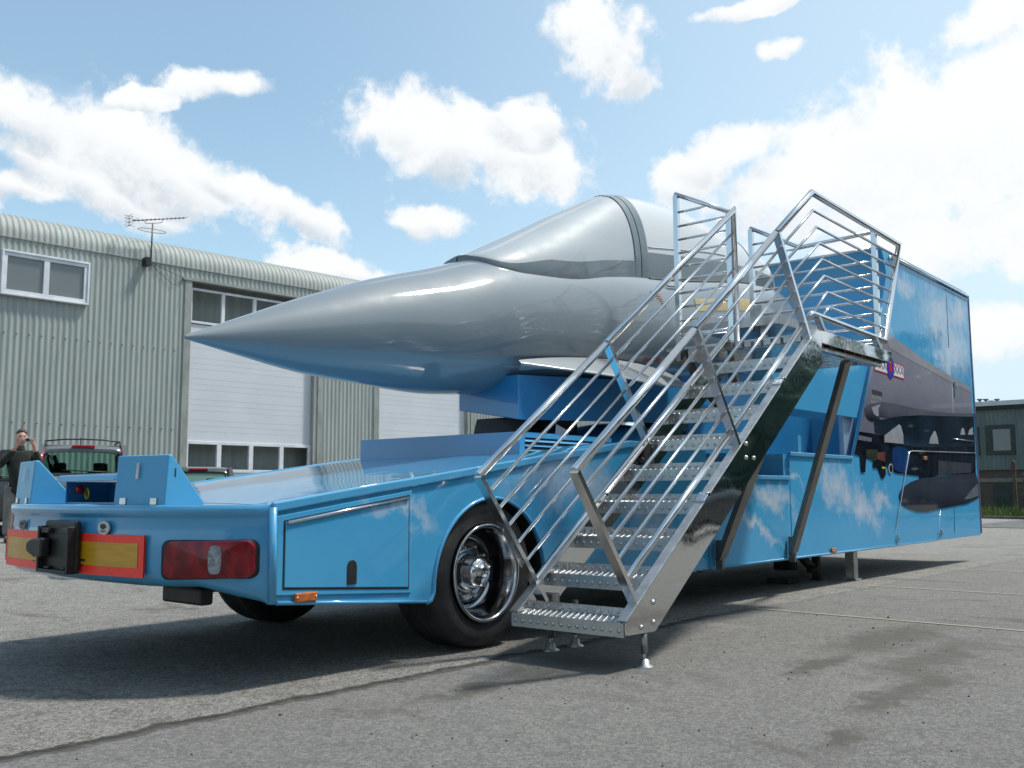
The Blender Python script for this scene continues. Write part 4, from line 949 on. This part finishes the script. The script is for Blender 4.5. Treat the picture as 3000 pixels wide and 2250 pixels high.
def window(nm, s0, s1, z0, z1, n, o, fw=.075, mp=M_pane, parent=WH, outer=.05):
    q = MB(); 
    if outer:
        for a, b, c, d in ((s0-outer,s1+outer,z1,z1+outer),(s0-outer,s1+outer,z0-outer,z0),(s0-outer,s0,z0,z1),(s1,s1+outer,z0,z1)): wbox(q, a, b, c, d, o-.1, o+.05)
    w = (s1-s0)/n
    for a, b, c, d in ((s0,s1,z1-fw,z1),(s0,s1,z0,z0+fw)): wbox(q, a, b, c, d, o-.06, o+.02)
    for k in range(n+1):
        c = s0+w*k; h = fw if 0 < k < n else fw/1
        a, b = (c, c+fw) if k == 0 else (c-fw, c) if k == n else (c-fw*.8, c+fw*.8); wbox(q, a, b, z0+fw, z1-fw, o-.06, o+.02)
    F = q.build(nm, M_wframe, parent, .006)
    for k in range(n):
        p = MB(); a = s0+w*k+(fw if k == 0 else fw*.8); b = s0+w*(k+1)-(fw if k == n-1 else fw*.8); wbox(p, a, b, z0+fw, z1-fw, o-.05, o-.035); p.build('pane', mp, F)
    return F
a0 = bp(8,740); a1 = bp(248,886)
window('upper_window', a0[0], a1[0], bp(8,858)[1], bp(8,738)[1]+.0, 2, .10, .085)
# sectional doors
def door(sl, sr, ztop, wtop, wbot, zb1, dark):
    q = MB(); jw = .20
    wbox(q, sl-.02, sl+jw-.02, .1, dzt, -.18, .045); wbox(q, sr-.03, sr+.14, .1, dzt, -.18, .02); wbox(q, sr+.10, sr+.26, .1, dzt, -.02, .05); wbox(q, sl-.1, sr+.1, dzt-.02, dzt+.05, -.2, .07)
    J = q.build('door_surround', M_jamb, WH)
    s0, s1 = sl+jw+.02, sr-.02
    D = MB(); z = zb1; k = 0
    wbox(D, s0, s1, zb1, wbot, -.20, -.152)
    while z < wbot-.02:
        h = .155 if k % 3 else .27; h = min(h, wbot-z); wbox(D, s0, s1, z+.0025, z+h-.0025, -.152, -.146); z += h; k += 1
    DD = D.build('sectional_door', M_white, WH)
    window('top_light', s0, s1, wbot+.03, wtop, 4, -.13, .065, M_pane, DD, 0)
    window('bottom_light', s0, s1, zb1-.86, zb1-.0, 4, -.13, .085, M_paned, DD, 0)
    z2 = zb1-.87; b_ = MB(); wbox(b_, s0, s1, .1, z2, -.20, -.14); b_.build('kick_panel', M_white, DD)
wt1, wb1, zb_ = bp(555,838)[1], bp(553,945)[1], bp(545,1290)[1]
door(d1l, d1r, dzt, wt1, wb1, zb_, 0); door(d2l, d2r, dzt, wt1, wb1, zb_, 0)
q = MB(); wbox(q, SL, SR, zS-.085, zS-.06, .03, .05); 
for k in range(int((SR-SL)/(2*PITCHB))): q.lathe([(0,.06),(.014,.06),(.016,.05)], tuple(WP(SL+2*PITCHB*k, bp(37,1237)[1], 0)), 'z', 5) if False else None
q.build('sheet_lap', M_jamb, WH)
q = MB()
for zrow in (bp(37,1237)[1], bp(12,974)[1]):
    k = 0
    while SL+2*PITCHB*k < d1l-.1:
        s = (round(SL/PITCHB)+2*k)*PITCHB; c = WP(s, zrow, .030)
        if not (a0[0]-.2 < s < a1[0]+.2 and zrow > 5) and s < d1l-.1: wbox(q, s-.014, s+.014, zrow-.014, zrow+.014, .02, .036)
        k += 1
q.build('sheet_bolts', vary(mat('rusty_bolt',(.10,.06,.04),.8),(.08,.05,.035),(.16,.10,.07),9,3), WH)
# TV aerial clamped to the wall
AE = empty('tv_aerial', tuple(WP(bp(425,745)[0], 6.6)), 'thin dark TV aerial on a mast fixed to the warehouse eave', 'aerial')
M_aer = vary(mat('aerial_metal', (.10,.10,.105), .5, .5), (.07,.07,.075), (.16,.16,.165), 10, 3)
def ap(px, py, o=.25): s, z = bp(px, py); k = 1-o*0; return WP(s, z, o)
q = MB(); q.tube([ap(429,770), ap(432,720), ap(435,660)], .022, 8); q.build('mast', M_aer, AE)
q = MB(); q.tube([ap(375,652), ap(530,643.5)], .013, 6)
for t in [i/13 for i in range(14)]:
    c_ = ap(375,652).lerp(ap(530,643.5), t); e_ = NV*.16 if t > .06 else NV*.3; q.tube([c_-e_+Vector((0,0,0)), c_+e_], .006, 5)
q.tube([ap(366,640), ap(366,668)], .010, 5)
for y_ in (638,646,656,666): q.tube([ap(366,y_)-BV*.13, ap(366,y_)+BV*.13], .006, 5); q.tube([ap(366,y_)-NV*.2, ap(366,y_)+NV*.2], .006, 5)
q.tube([ap(412,649), ap(413,658), ap(418,660), ap(458,658), ap(463,655), ap(464,646)], .010, 6); q.build('antenna_array', M_aer, AE)
q = MB(); c_ = ap(433,681); q.tube([c_+Vector((.36*math.cos(t),.36*math.sin(t),.05*math.sin(t))) for t in [2*PI*i/24 for i in range(24)]], .008, 5, closed=True); q.build('loop_antenna', M_aer, AE)
q = MB(); wbox(q, bp(415,760)[0], bp(430,760)[0], bp(420,781)[1], bp(420,758)[1], .03, .28); q.build('wall_bracket', M_black, AE)
q = MB(); q.tube([ap(430,760,.05), ap(460,795,.05), ap(505,835,.05), ap(540,818,.05)], .006, 5); q.tube([ap(430,762,.05), ap(470,785,.05), ap(535,815,.05)], .006, 5); q.build('cable', M_black, AE)
# ================================================================ OFFICE (far right)
OX = 48.0
def op(px, py): p = atx(px, py, OX); return p.y, p.z
OF = empty('brick_office', (OX, 8, -.1), 'low office with grey-green cladding over dark brick beyond the yard, far right', 'building')
M_oclad = mat('office_cladding', (.12,.155,.15), .6); vary(M_oclad, (.105,.135,.13), (.14,.175,.165), 1.5, 5, stretch=(1,1,.4))
yL, yR_ = 22.0, -6.0
zt_o, zc0, zb0 = op(2853,1200)[1], op(2853,1378)[1], -.2
q = MB(); ys_ = [yL+(yR_-yL)*i/900 for i in range(901)]
q.grid([[(OX-.05-.03*(1 if (i % 6) < 3 else 0), y, z) for i, y in enumerate(ys_)] for z in (zc0, zt_o)]); q.box((OX,yR_,zc0),(OX+12,yL,zt_o)); q.build('cladding', M_oclad, OF)
M_brick = mat('dark_brick', (.10,.07,.055), .85)
T_, b_ = nodes(M_brick); X_ = T_.xyz(T_.pos()); bt_ = T_.node('ShaderNodeTexBrick'); T_.put(bt_.inputs['Vector'], T_.comb(X_[1], X_[2], 0)); bt_.inputs['Scale'].default_value = 4.4
for k_, c_ in (('Color1',(.105,.07,.055)),('Color2',(.075,.052,.043)),('Mortar',(.12,.11,.10))): bt_.inputs[k_].default_value = (*c_, 1)
T_.put(b_.inputs['Base Color'], bt_.outputs['Color'])
q = MB(); q.box((OX+.02,yR_,-.3),(OX+11.9,yL,zc0)); q.build('brick_base', M_brick, OF)
q = MB(); q.box((OX-.02,yR_,op(2853,1413)[1]),(OX+.02,yL,op(2853,1402)[1])); q.build('string_course', vary(mat('buff_brick',(.2,.17,.14),.8),(.17,.145,.12),(.23,.2,.165),4,4), OF)
q = MB(); q.box((OX-.35,yR_,op(2853,1193)[1]),(OX+13,yL,op(2853,1180)[1])); q.build('roof_fascia', vary(mat('pale_fascia',(.55,.57,.58),.5),(.5,.52,.53),(.6,.62,.63),2,4), OF)
q = MB(); q.box((OX-.25,yR_,zt_o-.05),(OX,yL,op(2853,1193)[1])); q.build('gutter', M_black, OF)
q = MB(); q.add([(OX-.35,yR_,op(2853,1180)[1]),(OX-.35,yL,op(2853,1180)[1]),(OX+7,yL,op(2853,1180)[1]+.5),(OX+7,yR_,op(2853,1180)[1]+.5)], [(0,1,2,3)]); q.build('roof', vary(mat('pale_roof',(.5,.52,.52),.6),(.45,.47,.47),(.55,.57,.57),1,4), OF)
M_rev = vary(mat('dark_green_reveal', (.02,.035,.03), .5), (.015,.03,.025), (.03,.045,.04), 3, 4)
M_opane = mat('office_pane', (.03,.045,.055), .08, 0, 1, .02); T_, b_ = nodes(M_opane); T_.put(b_.inputs['Base Color'], T_.mix(T_.noise(T_.pos(), .6, 3, .6), (.05,.075,.095), (.075,.10,.12)))
def owin(l, r, t, b, il, ir, it, ib, n=1):
    y0, y1 = op(r, t)[0], op(l, t)[0]; z1, z0 = op(l, t)[1], op(l, b)[1]; iy0, iy1 = op(ir, it)[0], op(il, it)[0]; iz1, iz0 = op(il, it)[1], op(il, ib)[1]
    q = MB()
    q.box((OX-.14,y0,z0),(OX-.045,iy0,z1)); q.box((OX-.14,iy1,z0),(OX-.045,y1,z1)); q.box((OX-.14,iy0,iz1),(OX-.045,iy1,z1)); q.box((OX-.14,iy0,z0),(OX-.045,iy1,iz0))
    F = q.build('window', M_rev, OF); p = MB(); p.box((OX-.09,iy0,iz0),(OX-.06,iy1,iz1)); p.build('pane', M_opane, F)
owin(2888,2973,1247,1333,2908,2961,1258,1321); owin(2846,2870,1253,1335,2850,2864,1262,1325)
y0, y1 = op(2965,1413)[0], op(2908,1413)[0]; q = MB(); q.box((OX-.01,y0,0),(OX+.03,y1,op(2908,1413)[1])); q.build('doorway', M_rev, OF)
for px in (2860,2878,2893,2911):
    y_, z_ = op(px, 1178); h = .2 if px != 2893 else .12
    q = MB(); q.tube([(OX+.6,y_,z_-.1),(OX+.6,y_,z_+h-.08)], .05, 8); q.lathe([(.08,h-.09),(.13,h-.04),(.12,h-.01),(0,h)], (OX+.6,y_,z_), 'z', 12); q.build('roof_vent', vary(mat('vent_plum',(.14,.10,.14),.6),(.12,.09,.12),(.18,.13,.18),4,3), OF)
tag(MB().box((40.2,-60,ZR-.05),(40.35,13.9,ZR+.13)).build('kerb', vary(mat('dark_kerb',(.10,.095,.09),.85),(.08,.075,.07),(.13,.125,.115),4,4), None, .02), kind='structure')
M_soil = vary(mat('verge_soil', (.07,.085,.03), .95), (.05,.07,.022), (.09,.10,.04), 3, 5)
vg = MB(); vg.add([(40.35,-60,ZR+.10),(40.35,13.9,ZR+.10),(47.9,13.9,ZR+.12),(47.9,-60,ZR+.12)], [(0,1,2,3)]); tag(vg.build('verge', M_soil), kind='structure')
M_grass = mat('long_grass', (.10,.15,.03), .8)
T_, b_ = nodes(M_grass); T_.put(b_.inputs['Base Color'], T_.mix(T_.ramp(T_.noise(T_.pos(), 1.1, 5, .65), .3, .7), (.06,.10,.018), (.16,.20,.05)))
gr = MB(); random.seed(3)
for k in range(5200):
    x = random.uniform(40.4, 44.5); y = random.uniform(-1, 13.8); h = random.uniform(.12, .42)*(1.6 if random.random() < .08 else 1); a = random.uniform(0, PI); w = random.uniform(.012,.03)
    l = Vector((random.uniform(-.12,.12), random.uniform(-.12,.12), 0)); b0 = Vector((x, y, ZR+.1)); e_ = Vector((math.cos(a), math.sin(a), 0))*w
    gr.add([b0-e_, b0+e_, b0+e_*.6+l*.4+Vector((0,0,h*.6)), b0+l+Vector((0,0,h)), b0-e_*.6+l*.4+Vector((0,0,h*.6))], [(0,1,2,3,4)])
tag(gr.build('grass', M_grass, recalc=False), 'ragged green grass strip behind the kerb by the brick office', 'grass', kind='stuff')
# rusty-topped post in front of the office
PX = 45.0; p0 = atx(2968, 1348, PX); PO = empty('sign_post', (PX, p0.y, ZR+.1), 'thin brown post with a rust-orange head standing in the grass by the office', 'post')
q = MB(); q.box((PX-.06,p0.y-.07,ZR+.05),(PX+.06,p0.y+.07,p0.z-.45)); q.build('pole', vary(mat('weathered_wood',(.09,.075,.055),.85),(.07,.06,.045),(.12,.10,.075),6,4), PO, .01)
q = MB(); q.prism([(p0.y-.08,p0.z-.5),(p0.y+.08,p0.z-.5),(p0.y+.085,p0.z-.1),(p0.y,p0.z),(p0.y-.085,p0.z-.1)], PX-.07, PX+.07, 'x'); q.build('post_head', vary(mat('rust_orange',(.1,.05,.035),.8),(.08,.042,.03),(.13,.06,.04),6,4), PO, .015)
# shrub at the right edge
SHB = atx(3027, 1400, 44.0); SR_ = empty('shrub', (44.0, SHB.y, ZR+.1), 'dark green rounded shrub cut by the right edge in front of the office', 'shrub')
M_leaf = mat('shrub_leaf', (.05,.075,.03), .7); T_, b_ = nodes(M_leaf); T_.put(b_.inputs['Base Color'], T_.mix(T_.noise(T_.pos(), 3, 4, .6), (.03,.05,.02), (.08,.11,.04)))
sh = MB()
for k in range(2600):
    d = Vector((random.gauss(0,1), random.gauss(0,1), random.gauss(0,1))).normalized()*(random.random()**.4); c_ = Vector((44.0+d.x*.6, SHB.y-.05+d.y*.5, ZR+1.15+d.z*1.0))
    a = Vector((random.gauss(0,1), random.gauss(0,1), random.gauss(0,1))).normalized()*.055; b = a.orthogonal().normalized()*.03; sh.add([c_-a, c_+b, c_+a, c_-b], [(0,1,2,3)])
sh.build('foliage', M_leaf, SR_, recalc=False); MB().tube([(44,SHB.y-.05,ZR),(44,SHB.y-.05,ZR+1)], .04, 8).build('trunk', M_strut, SR_)
# ================================================================ PARKED CARS
M_cgl = mat('car_glass', (.55,.72,.66), .02, 0, 0, .02, trans=1, ior=1.05)
M_cdark = vary(mat('car_trim', (.012,.013,.013), .5), (.01,.011,.011), (.02,.02,.02), 9, 3)
M_tail = mat('car_tail_lamp', (.35,.006,.012), .15, 0, 1); vary(M_tail, (.28,.004,.01), (.42,.008,.015), 12, 3)
M_seat = vary(mat('seat_cloth', (.03,.035,.035), .9), (.025,.03,.03), (.045,.05,.05), 12, 4)
def car(name, label, loc, head, body, L=4.3, Wd=1.74, H=1.62, rails=False, group=None):
    c = empty(name, (0,0,0), label, 'car', group)
    hw = Wd/2; belt = .645*H if H > 1.5 else .64*H
    q = MB(); st = [(0,.80,.45,belt-.22),(.03,.90,.34,belt-.03),(.14,.96,.30,belt),(.5,1,.27,belt+.01),(1.2,1,.25,belt),(2.6,1,.25,belt-.02),(3.25,.99,.25,belt-.06),(3.7,.96,.27,belt-.14),(L-.18,.88,.30,belt-.26),(L-.03,.76,.36,belt-.36),(L,.66,.45,belt-.42)]
    rows = []
    for x, w, z0, z1 in st:
        w *= hw; m = (z0+z1)/2; hgt = z1-z0; row = []
        for y_, z_ in ((.0,0),(.7,0),(.92,.08),(.99,.3),(1.0,.55),(.985,.8),(.95,.96),(.88,1.0),(.5,1.015),(0,1.02)): row.append((x, w*y_, z0+hgt*z_))
        rows.append(row+[(x, -y, z) for x, y, z in row[-2:0:-1]])
    q.grid(rows, closed=True); n = len(rows[0]); q.add(rows[0], [tuple(range(n))]); q.add(rows[-1], [tuple(range(n))])
    B = q.build('body', body, c)
    # greenhouse: pillars, roof, glass
    tw = hw*.80; zr = H-.045; rb, rt, ft, fb = .07, .30 if H > 1.5 else .5, L*.56, L*.73
    def lo(x): return belt+.0
    C8 = {k: Vector(v) for k, v in {'rbL':(rb,hw*.93,belt),'rbR':(rb,-hw*.93,belt),'rtL':(rt,tw,zr),'rtR':(rt,-tw,zr),'ftL':(ft,tw,zr),'ftR':(ft,-tw,zr),'fbL':(fb,hw*.9,belt-.05),'fbR':(fb,-hw*.9,belt-.05)}.items()}
    for a, b, r in (('rbL','rtL',.05),('rbR','rtR',.05),('ftL','fbL',.035),('ftR','fbR',.035)): MB().tube([C8[a], C8[b]], 0, rect=(r*2.2, r*1.6), up=(0,1,0)).build('pillar', body, c)
    for s_ in ('L','R'):
        for t in (.38,.68):
            a = C8['rb'+s_].lerp(C8['fb'+s_], t-.02); b = C8['rt'+s_].lerp(C8['ft'+s_], t-.02+.05); MB().tube([a, b], 0, rect=(.09,.05), up=(0,1,0)).build('pillar', body, c)
    q = MB(); rr = []
    for x, w, z in ((rt-.10,.90,zr-.055),(rt-.05,.97,zr-.01),(rt+.05,1,zr+.02),(rt+.5,1.02,zr+.05),((rt+ft)/2,1.02,zr+.06),(ft-.3,1.0,zr+.045),(ft,.96,zr+.005)):
        rr.append([(x, tw*w*y_*1.03, z-d) for y_, d in ((-1.0,.07),(-.97,.035),(-.85,.012),(-.5,.002),(0,0),(.5,.002),(.85,.012),(.97,.035),(1.0,.07))])
    q.grid(rr); rows2 = [[(x, y, z-.05) for x, y, z in r] for r in rr]; q.grid(rows2); q.grid([rr[0], rows2[0]]); q.build('roof', body, c)
    def pane(nm, a, b, d, e, ins=.06):
        A, B_, D, E_ = (C8[k] for k in (a, b, d, e)); cc = (A+B_+D+E_)/4
        q = MB(); q.add([A.lerp(cc, ins), B_.lerp(cc, ins), D.lerp(cc, ins), E_.lerp(cc, ins)], [(0,1,2,3)]); o = q.build(nm, M_cgl, c); sl_ = o.modifiers.new('s','SOLIDIFY'); sl_.thickness = .006; return o
    pane('rear_window','rbL','rbR','rtR','rtL',.05); pane('windscreen','fbL','fbR','ftR','ftL',.04); pane('side_window','rbL','fbL','ftL','rtL',.05); pane('side_window','rbR','fbR','ftR','rtR',.05)
    # black surround of the rear window
    q = MB(); P = [C8[k] for k in ('rbL','rbR','rtR','rtL')]; cc = sum(P, Vector())/4; off = Vector((-.012,0,0)); O = [p.lerp(cc, -.01)+off for p in P]; I = [p.lerp(cc, .17)+off for p in P]
    q.add(O+I, [(k, (k+1)%4, 4+(k+1)%4, 4+k) for k in range(4)]); q.tube([C8['rbR']+Vector((-.03,.25,.06)), C8['rbL']+Vector((-.03,-.45,.10))], .012, 6); q.build('window_surround', M_cdark, c)
    for sgn in (1, -1):
        q = MB(); e_ = []
        for t in (0, .25, .5, .75, 1):
            z = belt-.18+t*(zr-.08-belt+.18); k = max(0, (z-belt)/(zr-belt)); x = rb+(rt-rb)*k-.04; y = hw*.95+(tw-hw*.93)*k
            e_.append([(x+.16,sgn*(y+.012),z),(x-.012,sgn*(y-.005),z),(x-.012,sgn*(y-.105+.03*t),z)])
        q.grid(e_); o = q.build('tail_lamp', M_tail, c); so_ = o.modifiers.new('s','SOLIDIFY'); so_.thickness = .02
    q = MB(); q.box((rt-.115,-.20,zr-.035),(rt-.06,.20,zr+.012)); q.build('brake_lamp', M_tail, c, .008)
    if rails:
        for sgn in (1,-1):
            q = MB(); y = sgn*tw*.93; q.tube([(rt+.02,y,zr+.0),(rt+.14,y,zr+.085),(rt+.5,y,zr+.115),(ft-.4,y,zr+.115),(ft-.05,y,zr+.02)], .017, 8); q.build('roof_rail', M_cdark, c)
        q = MB(); q.tube([(rt+.3,-tw*.93,zr+.10),(rt+.3,-tw*.5,zr+.135),(rt+.3,0,zr+.145),(rt+.3,tw*.5,zr+.135),(rt+.3,tw*.93,zr+.10)], .014, 8); q.build('roof_bar', M_cdark, c)
        q = MB(); q.tube([(rt+.12,.05,zr+.03),(rt+.0,.05,zr+.16)], .008, 6); q.build('aerial', M_cdark, c)
    for y in (.38,-.38):
        for x, z in ((1.35,belt+.10),(2.15,belt+.13)): MB().box((x-.06,y-.22,.6),(x+.06,y+.22,z)).box((x-.04,y-.12,z-.02),(x+.04,y+.12,z+.17)).build('seat', M_seat, c, .05, 3)
    w_ = MB(); w_.lathe([(0,-.03),(.16,-.03),(.19,-.01),(.20,.0)], (0,0,0), n=24, mi=1); w_.lathe([(.20,.0),(.25,-.01),(.30,.0),(.315,.03),(.315,.16),(.30,.19),(.2,.19)], (0,0,0), n=28); wm = w_.build('wheel', [M_rubber, M_alu], None); wm.parent = c; wm.location = (.78, -hw+.01, .315)
    dup(wm, c, (L-.85, -hw+.01, .315)); dup(wm, c, (.78, hw-.01, .315), PI); dup(wm, c, (L-.85, hw-.01, .315), PI)
    q = MB(); q.box((-.035,-.26,.62),(-.005,.26,.73)); q.build('number_plate', vary(mat('plate_yellow',(.5,.4,.06),.5),(.47,.37,.05),(.53,.43,.08),20,3), c)
    c.location = (loc[0], loc[1], gz(*loc[:2])); c.rotation_euler.z = head
    return c
M_cg = paint('car_grey', (.10,.105,.115), (.12,.125,.135)); M_ck = paint('car_black', (.014,.018,.018), (.02,.025,.025)); M_cs = paint('car_dark_green', (.012,.022,.018), (.018,.03,.024))
def heading(px): d = ray(px, 1440); return math.atan2(d.y, d.x)
def ground_at(px, D): d = ray(px, 1440); k = D/(d.dot(CF)); return (CAM.x+d.x*k, CAM.y+d.y*k)
car('people_carrier', 'grey people carrier with roof rails seen from behind, between the two blue wedge flaps', ground_at(240, 18.2), heading(240)+.03, M_cg, 4.3, 1.76, 1.72, True, 'cars parked by the warehouse')
car('hatchback', 'dark hatchback showing only its rear window above the blue deck, before the white doors', ground_at(582, 20.8), heading(582)+.05, M_cs, 2.9, 1.66, 1.47, False, 'cars parked by the warehouse')
car('estate_car', 'black car behind the man with the camera at the left edge', ground_at(-62, 17.0), heading(-62)-.25, M_ck, 4.5, 1.76, 1.56, False, 'cars parked by the warehouse')
# ================================================================ MAN WITH A CAMERA
def skin(name, verts, edges, m, parent, root=0, sub=2):
    me = bpy.data.meshes.new(name); me.from_pydata([v[:3] for v in verts], edges, []); me.materials.append(m)
    o = bpy.data.objects.new(name, me); col.objects.link(o); o.parent = parent
    md = o.modifiers.new('skin', 'SKIN'); md.use_smooth_shade = True
    if not me.skin_vertices: raise RuntimeError('no skin layer')
    for i, v in enumerate(verts):
        d = me.skin_vertices[0].data[i]; r = v[3]; d.radius = r if isinstance(r, tuple) else (r, r); d.use_root = (i == root)
    ss = o.modifiers.new('sub', 'SUBSURF'); ss.levels = ss.render_levels = sub
    return o
class Sk:
    def __init__(s): s.v = []; s.e = []
    def add(s, p, r, frm=None):
        s.v.append((*p, r)); i = len(s.v)-1
        if frm is not None: s.e.append((frm, i))
        return i
    def chain(s, pts, frm=None):
        for p, r in pts: frm = s.add(p, r, frm)
        return frm
M_skin = vary(mat('skin', (.48,.27,.20), .55), (.44,.24,.175), (.53,.31,.235), 14, 4)
M_coat = vary(mat('dark_fleece', (.013,.018,.016), .9), (.010,.014,.013), (.022,.028,.026), 10, 5)
M_trou = vary(mat('grey_trousers', (.17,.16,.15), .9), (.145,.14,.13), (.20,.19,.175), 6, 5)
M_hair = vary(mat('brown_hair', (.05,.03,.02), .7), (.035,.022,.014), (.075,.048,.03), 40, 4)
px_, py_ = ground_at(50, 16.2)
MAN = empty('person', (px_, py_, gz(px_, py_)), 'man in dark fleece and grey trousers raising a camera to his face', 'person', rz=math.atan2(-py_, -px_)+.10)
HS = 1.02
def hnd(k, w, sy, palm, grip):
    """palm and five fingers closing on the camera"""
    a = k.add(palm, (.036,.022), w)
    for j, (dy, ln) in enumerate(((0.028,.072),(.010,.080),(-.008,.074),(-.025,.060))):
        b0 = (palm[0]+.018, palm[1]+dy*.4, palm[2]+.035+dy*.9); b1 = (b0[0]+ln*.45, b0[1]-sy*.022, b0[2]+.014); b2 = (b1[0]-.008, b1[1]-sy*ln*.45, b1[2]-.002)
        k.chain([(b0,.0105),(b1,.0095),(b2,.008)], a)
    k.chain([((palm[0]-.012, palm[1]-sy*.030, palm[2]+.005),.012), ((palm[0]-.002, palm[1]-sy*.056, palm[2]+.030),.010)], a)
k = Sk()
pel = k.add((0,0,.98),(.12,.085)); ws = k.add((0,0,1.14),(.115,.08), pel); ch = k.add((.0,0,1.36),(.165,.115), ws); nb = k.add((.0,0,1.50),(.085,.07), ch)
nk = k.chain([((.025,0,1.565),(.056,.056)), ((.04,.012,1.63),(.066,.072)), ((.045,.02,1.70),(.076,.092)), ((.035,.025,1.765),(.074,.088)), ((.03,.025,1.80),(.045,.05))], nb)
k.add((.135,.022,1.685),.013, len(k.v)-3); k.add((.055,.105,1.685),.012, len(k.v)-4); k.add((.055,-.065,1.685),.012, len(k.v)-5)
for sy in (1, -1):
    h = k.chain([((0,sy*.085,.90),(.075,.075)), ((.02,sy*.10,.52),(.062,.06)), ((-.01,sy*.105,.12),(.042,.042)), ((.02,sy*.11,.045),(.04,.035)), ((.13,sy*.125,.03),(.035,.025))], pel)
    w = k.chain([((.0,sy*.195,1.44),(.07,.065)), ((.13,sy*.285,1.235),(.05,.048)), ((.30,.06+sy*.13,1.545),(.028,.03))], ch)
    hnd(k, w, sy, (.335,.065+sy*.098,1.60), None)
skin('body', k.v, k.e, M_skin, MAN)
k = Sk(); a = k.add((0,0,.76),(.20,.155)); a = k.add((0,0,.92),(.195,.15), a); b = k.add((0,0,1.12),(.18,.135), a); c_ = k.add((0,0,1.36),(.19,.135), b); d_ = k.add((0,0,1.475),(.125,.10), c_); k.chain([((.012,.004,1.56),(.088,.082)), ((.022,.006,1.60),(.080,.076))], d_)
for sy in (1,-1): k.chain([((.0,sy*.20,1.435),(.088,.082)), ((.135,sy*.295,1.225),(.068,.064)), ((.275,.06+sy*.15,1.49),(.046,.046))], c_)
skin('fleece_jacket', k.v, k.e, M_coat, MAN)
k = Sk(); a = k.add((0,0,.985),(.165,.125))
for sy in (1,-1): k.chain([((0,sy*.10,.87),(.115,.11)), ((.02,sy*.108,.50),(.092,.09)), ((-.005,sy*.115,.10),(.075,.08))], a)
skin('trousers', k.v, k.e, M_trou, MAN)
for sy in (1,-1):
    k = Sk(); k.chain([((-.03,sy*.115,.05),(.05,.05)), ((.06,sy*.12,.042),(.05,.042)), ((.16,sy*.13,.035),(.042,.032))]); skin('shoe', k.v, k.e, M_black, MAN)
q = MB(); rows = []
for t in [i/9 for i in range(10)]:
    th = t*2.15; row = []
    for j in range(20):
        a = 2*PI*j/20; front = max(0, math.cos(a)); tt = th*(1-.55*front); rr = .0935+.003*math.sin(5*a+3*t)
        row.append((.022+rr*1.06*math.sin(tt)*math.cos(a), .022+rr*.90*math.sin(tt)*math.sin(a), 1.752+rr*1.06*math.cos(tt)))
    rows.append(row)
q.grid(rows, closed=True); hr = q.build('hair', M_hair, None); hr.parent = MAN; pass
for dy in (.035,-.03):
    q = MB(); q.lathe([(0,.010),(.012,.008),(.016,0),(.012,-.006)], (.118,.022+dy,1.725), 'x', 12); e_ = q.build('eye', M_hair, None); e_.parent = MAN
MAN.scale = (HS,)*3
# the compact camera he holds
rzm = MAN.rotation_euler.z; cv = Matrix.Rotation(rzm, 3, 'Z') @ Vector((.355,.065,1.655))*HS + MAN.location
CC = empty('compact_camera', (0,0,0), 'small silver compact camera held up to the face of the man in the fleece', 'camera')
q = MB(); q.box((-.012,-.05,-.03),(.014,.05,.03)); q.build('camera_body', M_alu, CC, .006, 3)
q = MB(); q.lathe([(.028,.010),(.028,.03),(.024,.034),(.022,.052),(.015,.052),(.012,.045),(0,.043)], (0,.012,-.002), 'x', 20); q.build('lens_barrel', M_black, CC)
q = MB(); q.box((.0135,.022,.012),(.016,.042,.022)); q.build('flash', M_white, CC)
CC.location = cv; CC.rotation_euler.z = rzm

# ================================================================ BEHIND THE CAMERA (mirrored in the polished steel)
car('parked_car', 'black car out of frame, mirrored low in the polished stair stringer', (19.5, -6.8), .12, M_ck, 4.5, 1.8, 1.6, False, None)
fw_ = MB(); random.seed(11)
M_wood = mat('far_foliage', (.03,.05,.025), .8); T_, b_ = nodes(M_wood); T_.put(b_.inputs['Base Color'], T_.mix(T_.noise(T_.pos(), .25, 4, .6), (.03,.075,.065), (.06,.11,.075)))
for k in range(15000):
    x = random.uniform(-20, 190); h = 9.0+1.6*math.sin(x*.21)+1.1*math.sin(x*.57+1)+max(0, min(1, (x-72)/20))*5.5; z = h*random.random()**.9; y = -17+random.uniform(-2,2)-.06*x
    a = Vector((random.gauss(0,1), random.gauss(0,1), random.gauss(0,1))).normalized()*random.uniform(.4,.8); b = a.orthogonal().normalized()*random.uniform(.3,.6); c_ = Vector((x,y,z)); fw_.add([c_-a,c_+b,c_+a,c_-b], [(0,1,2,3)])
tag(fw_.build('far_wood', M_wood, recalc=False), 'dark tree belt out of frame, mirrored in the polished steel', 'trees', kind='stuff')
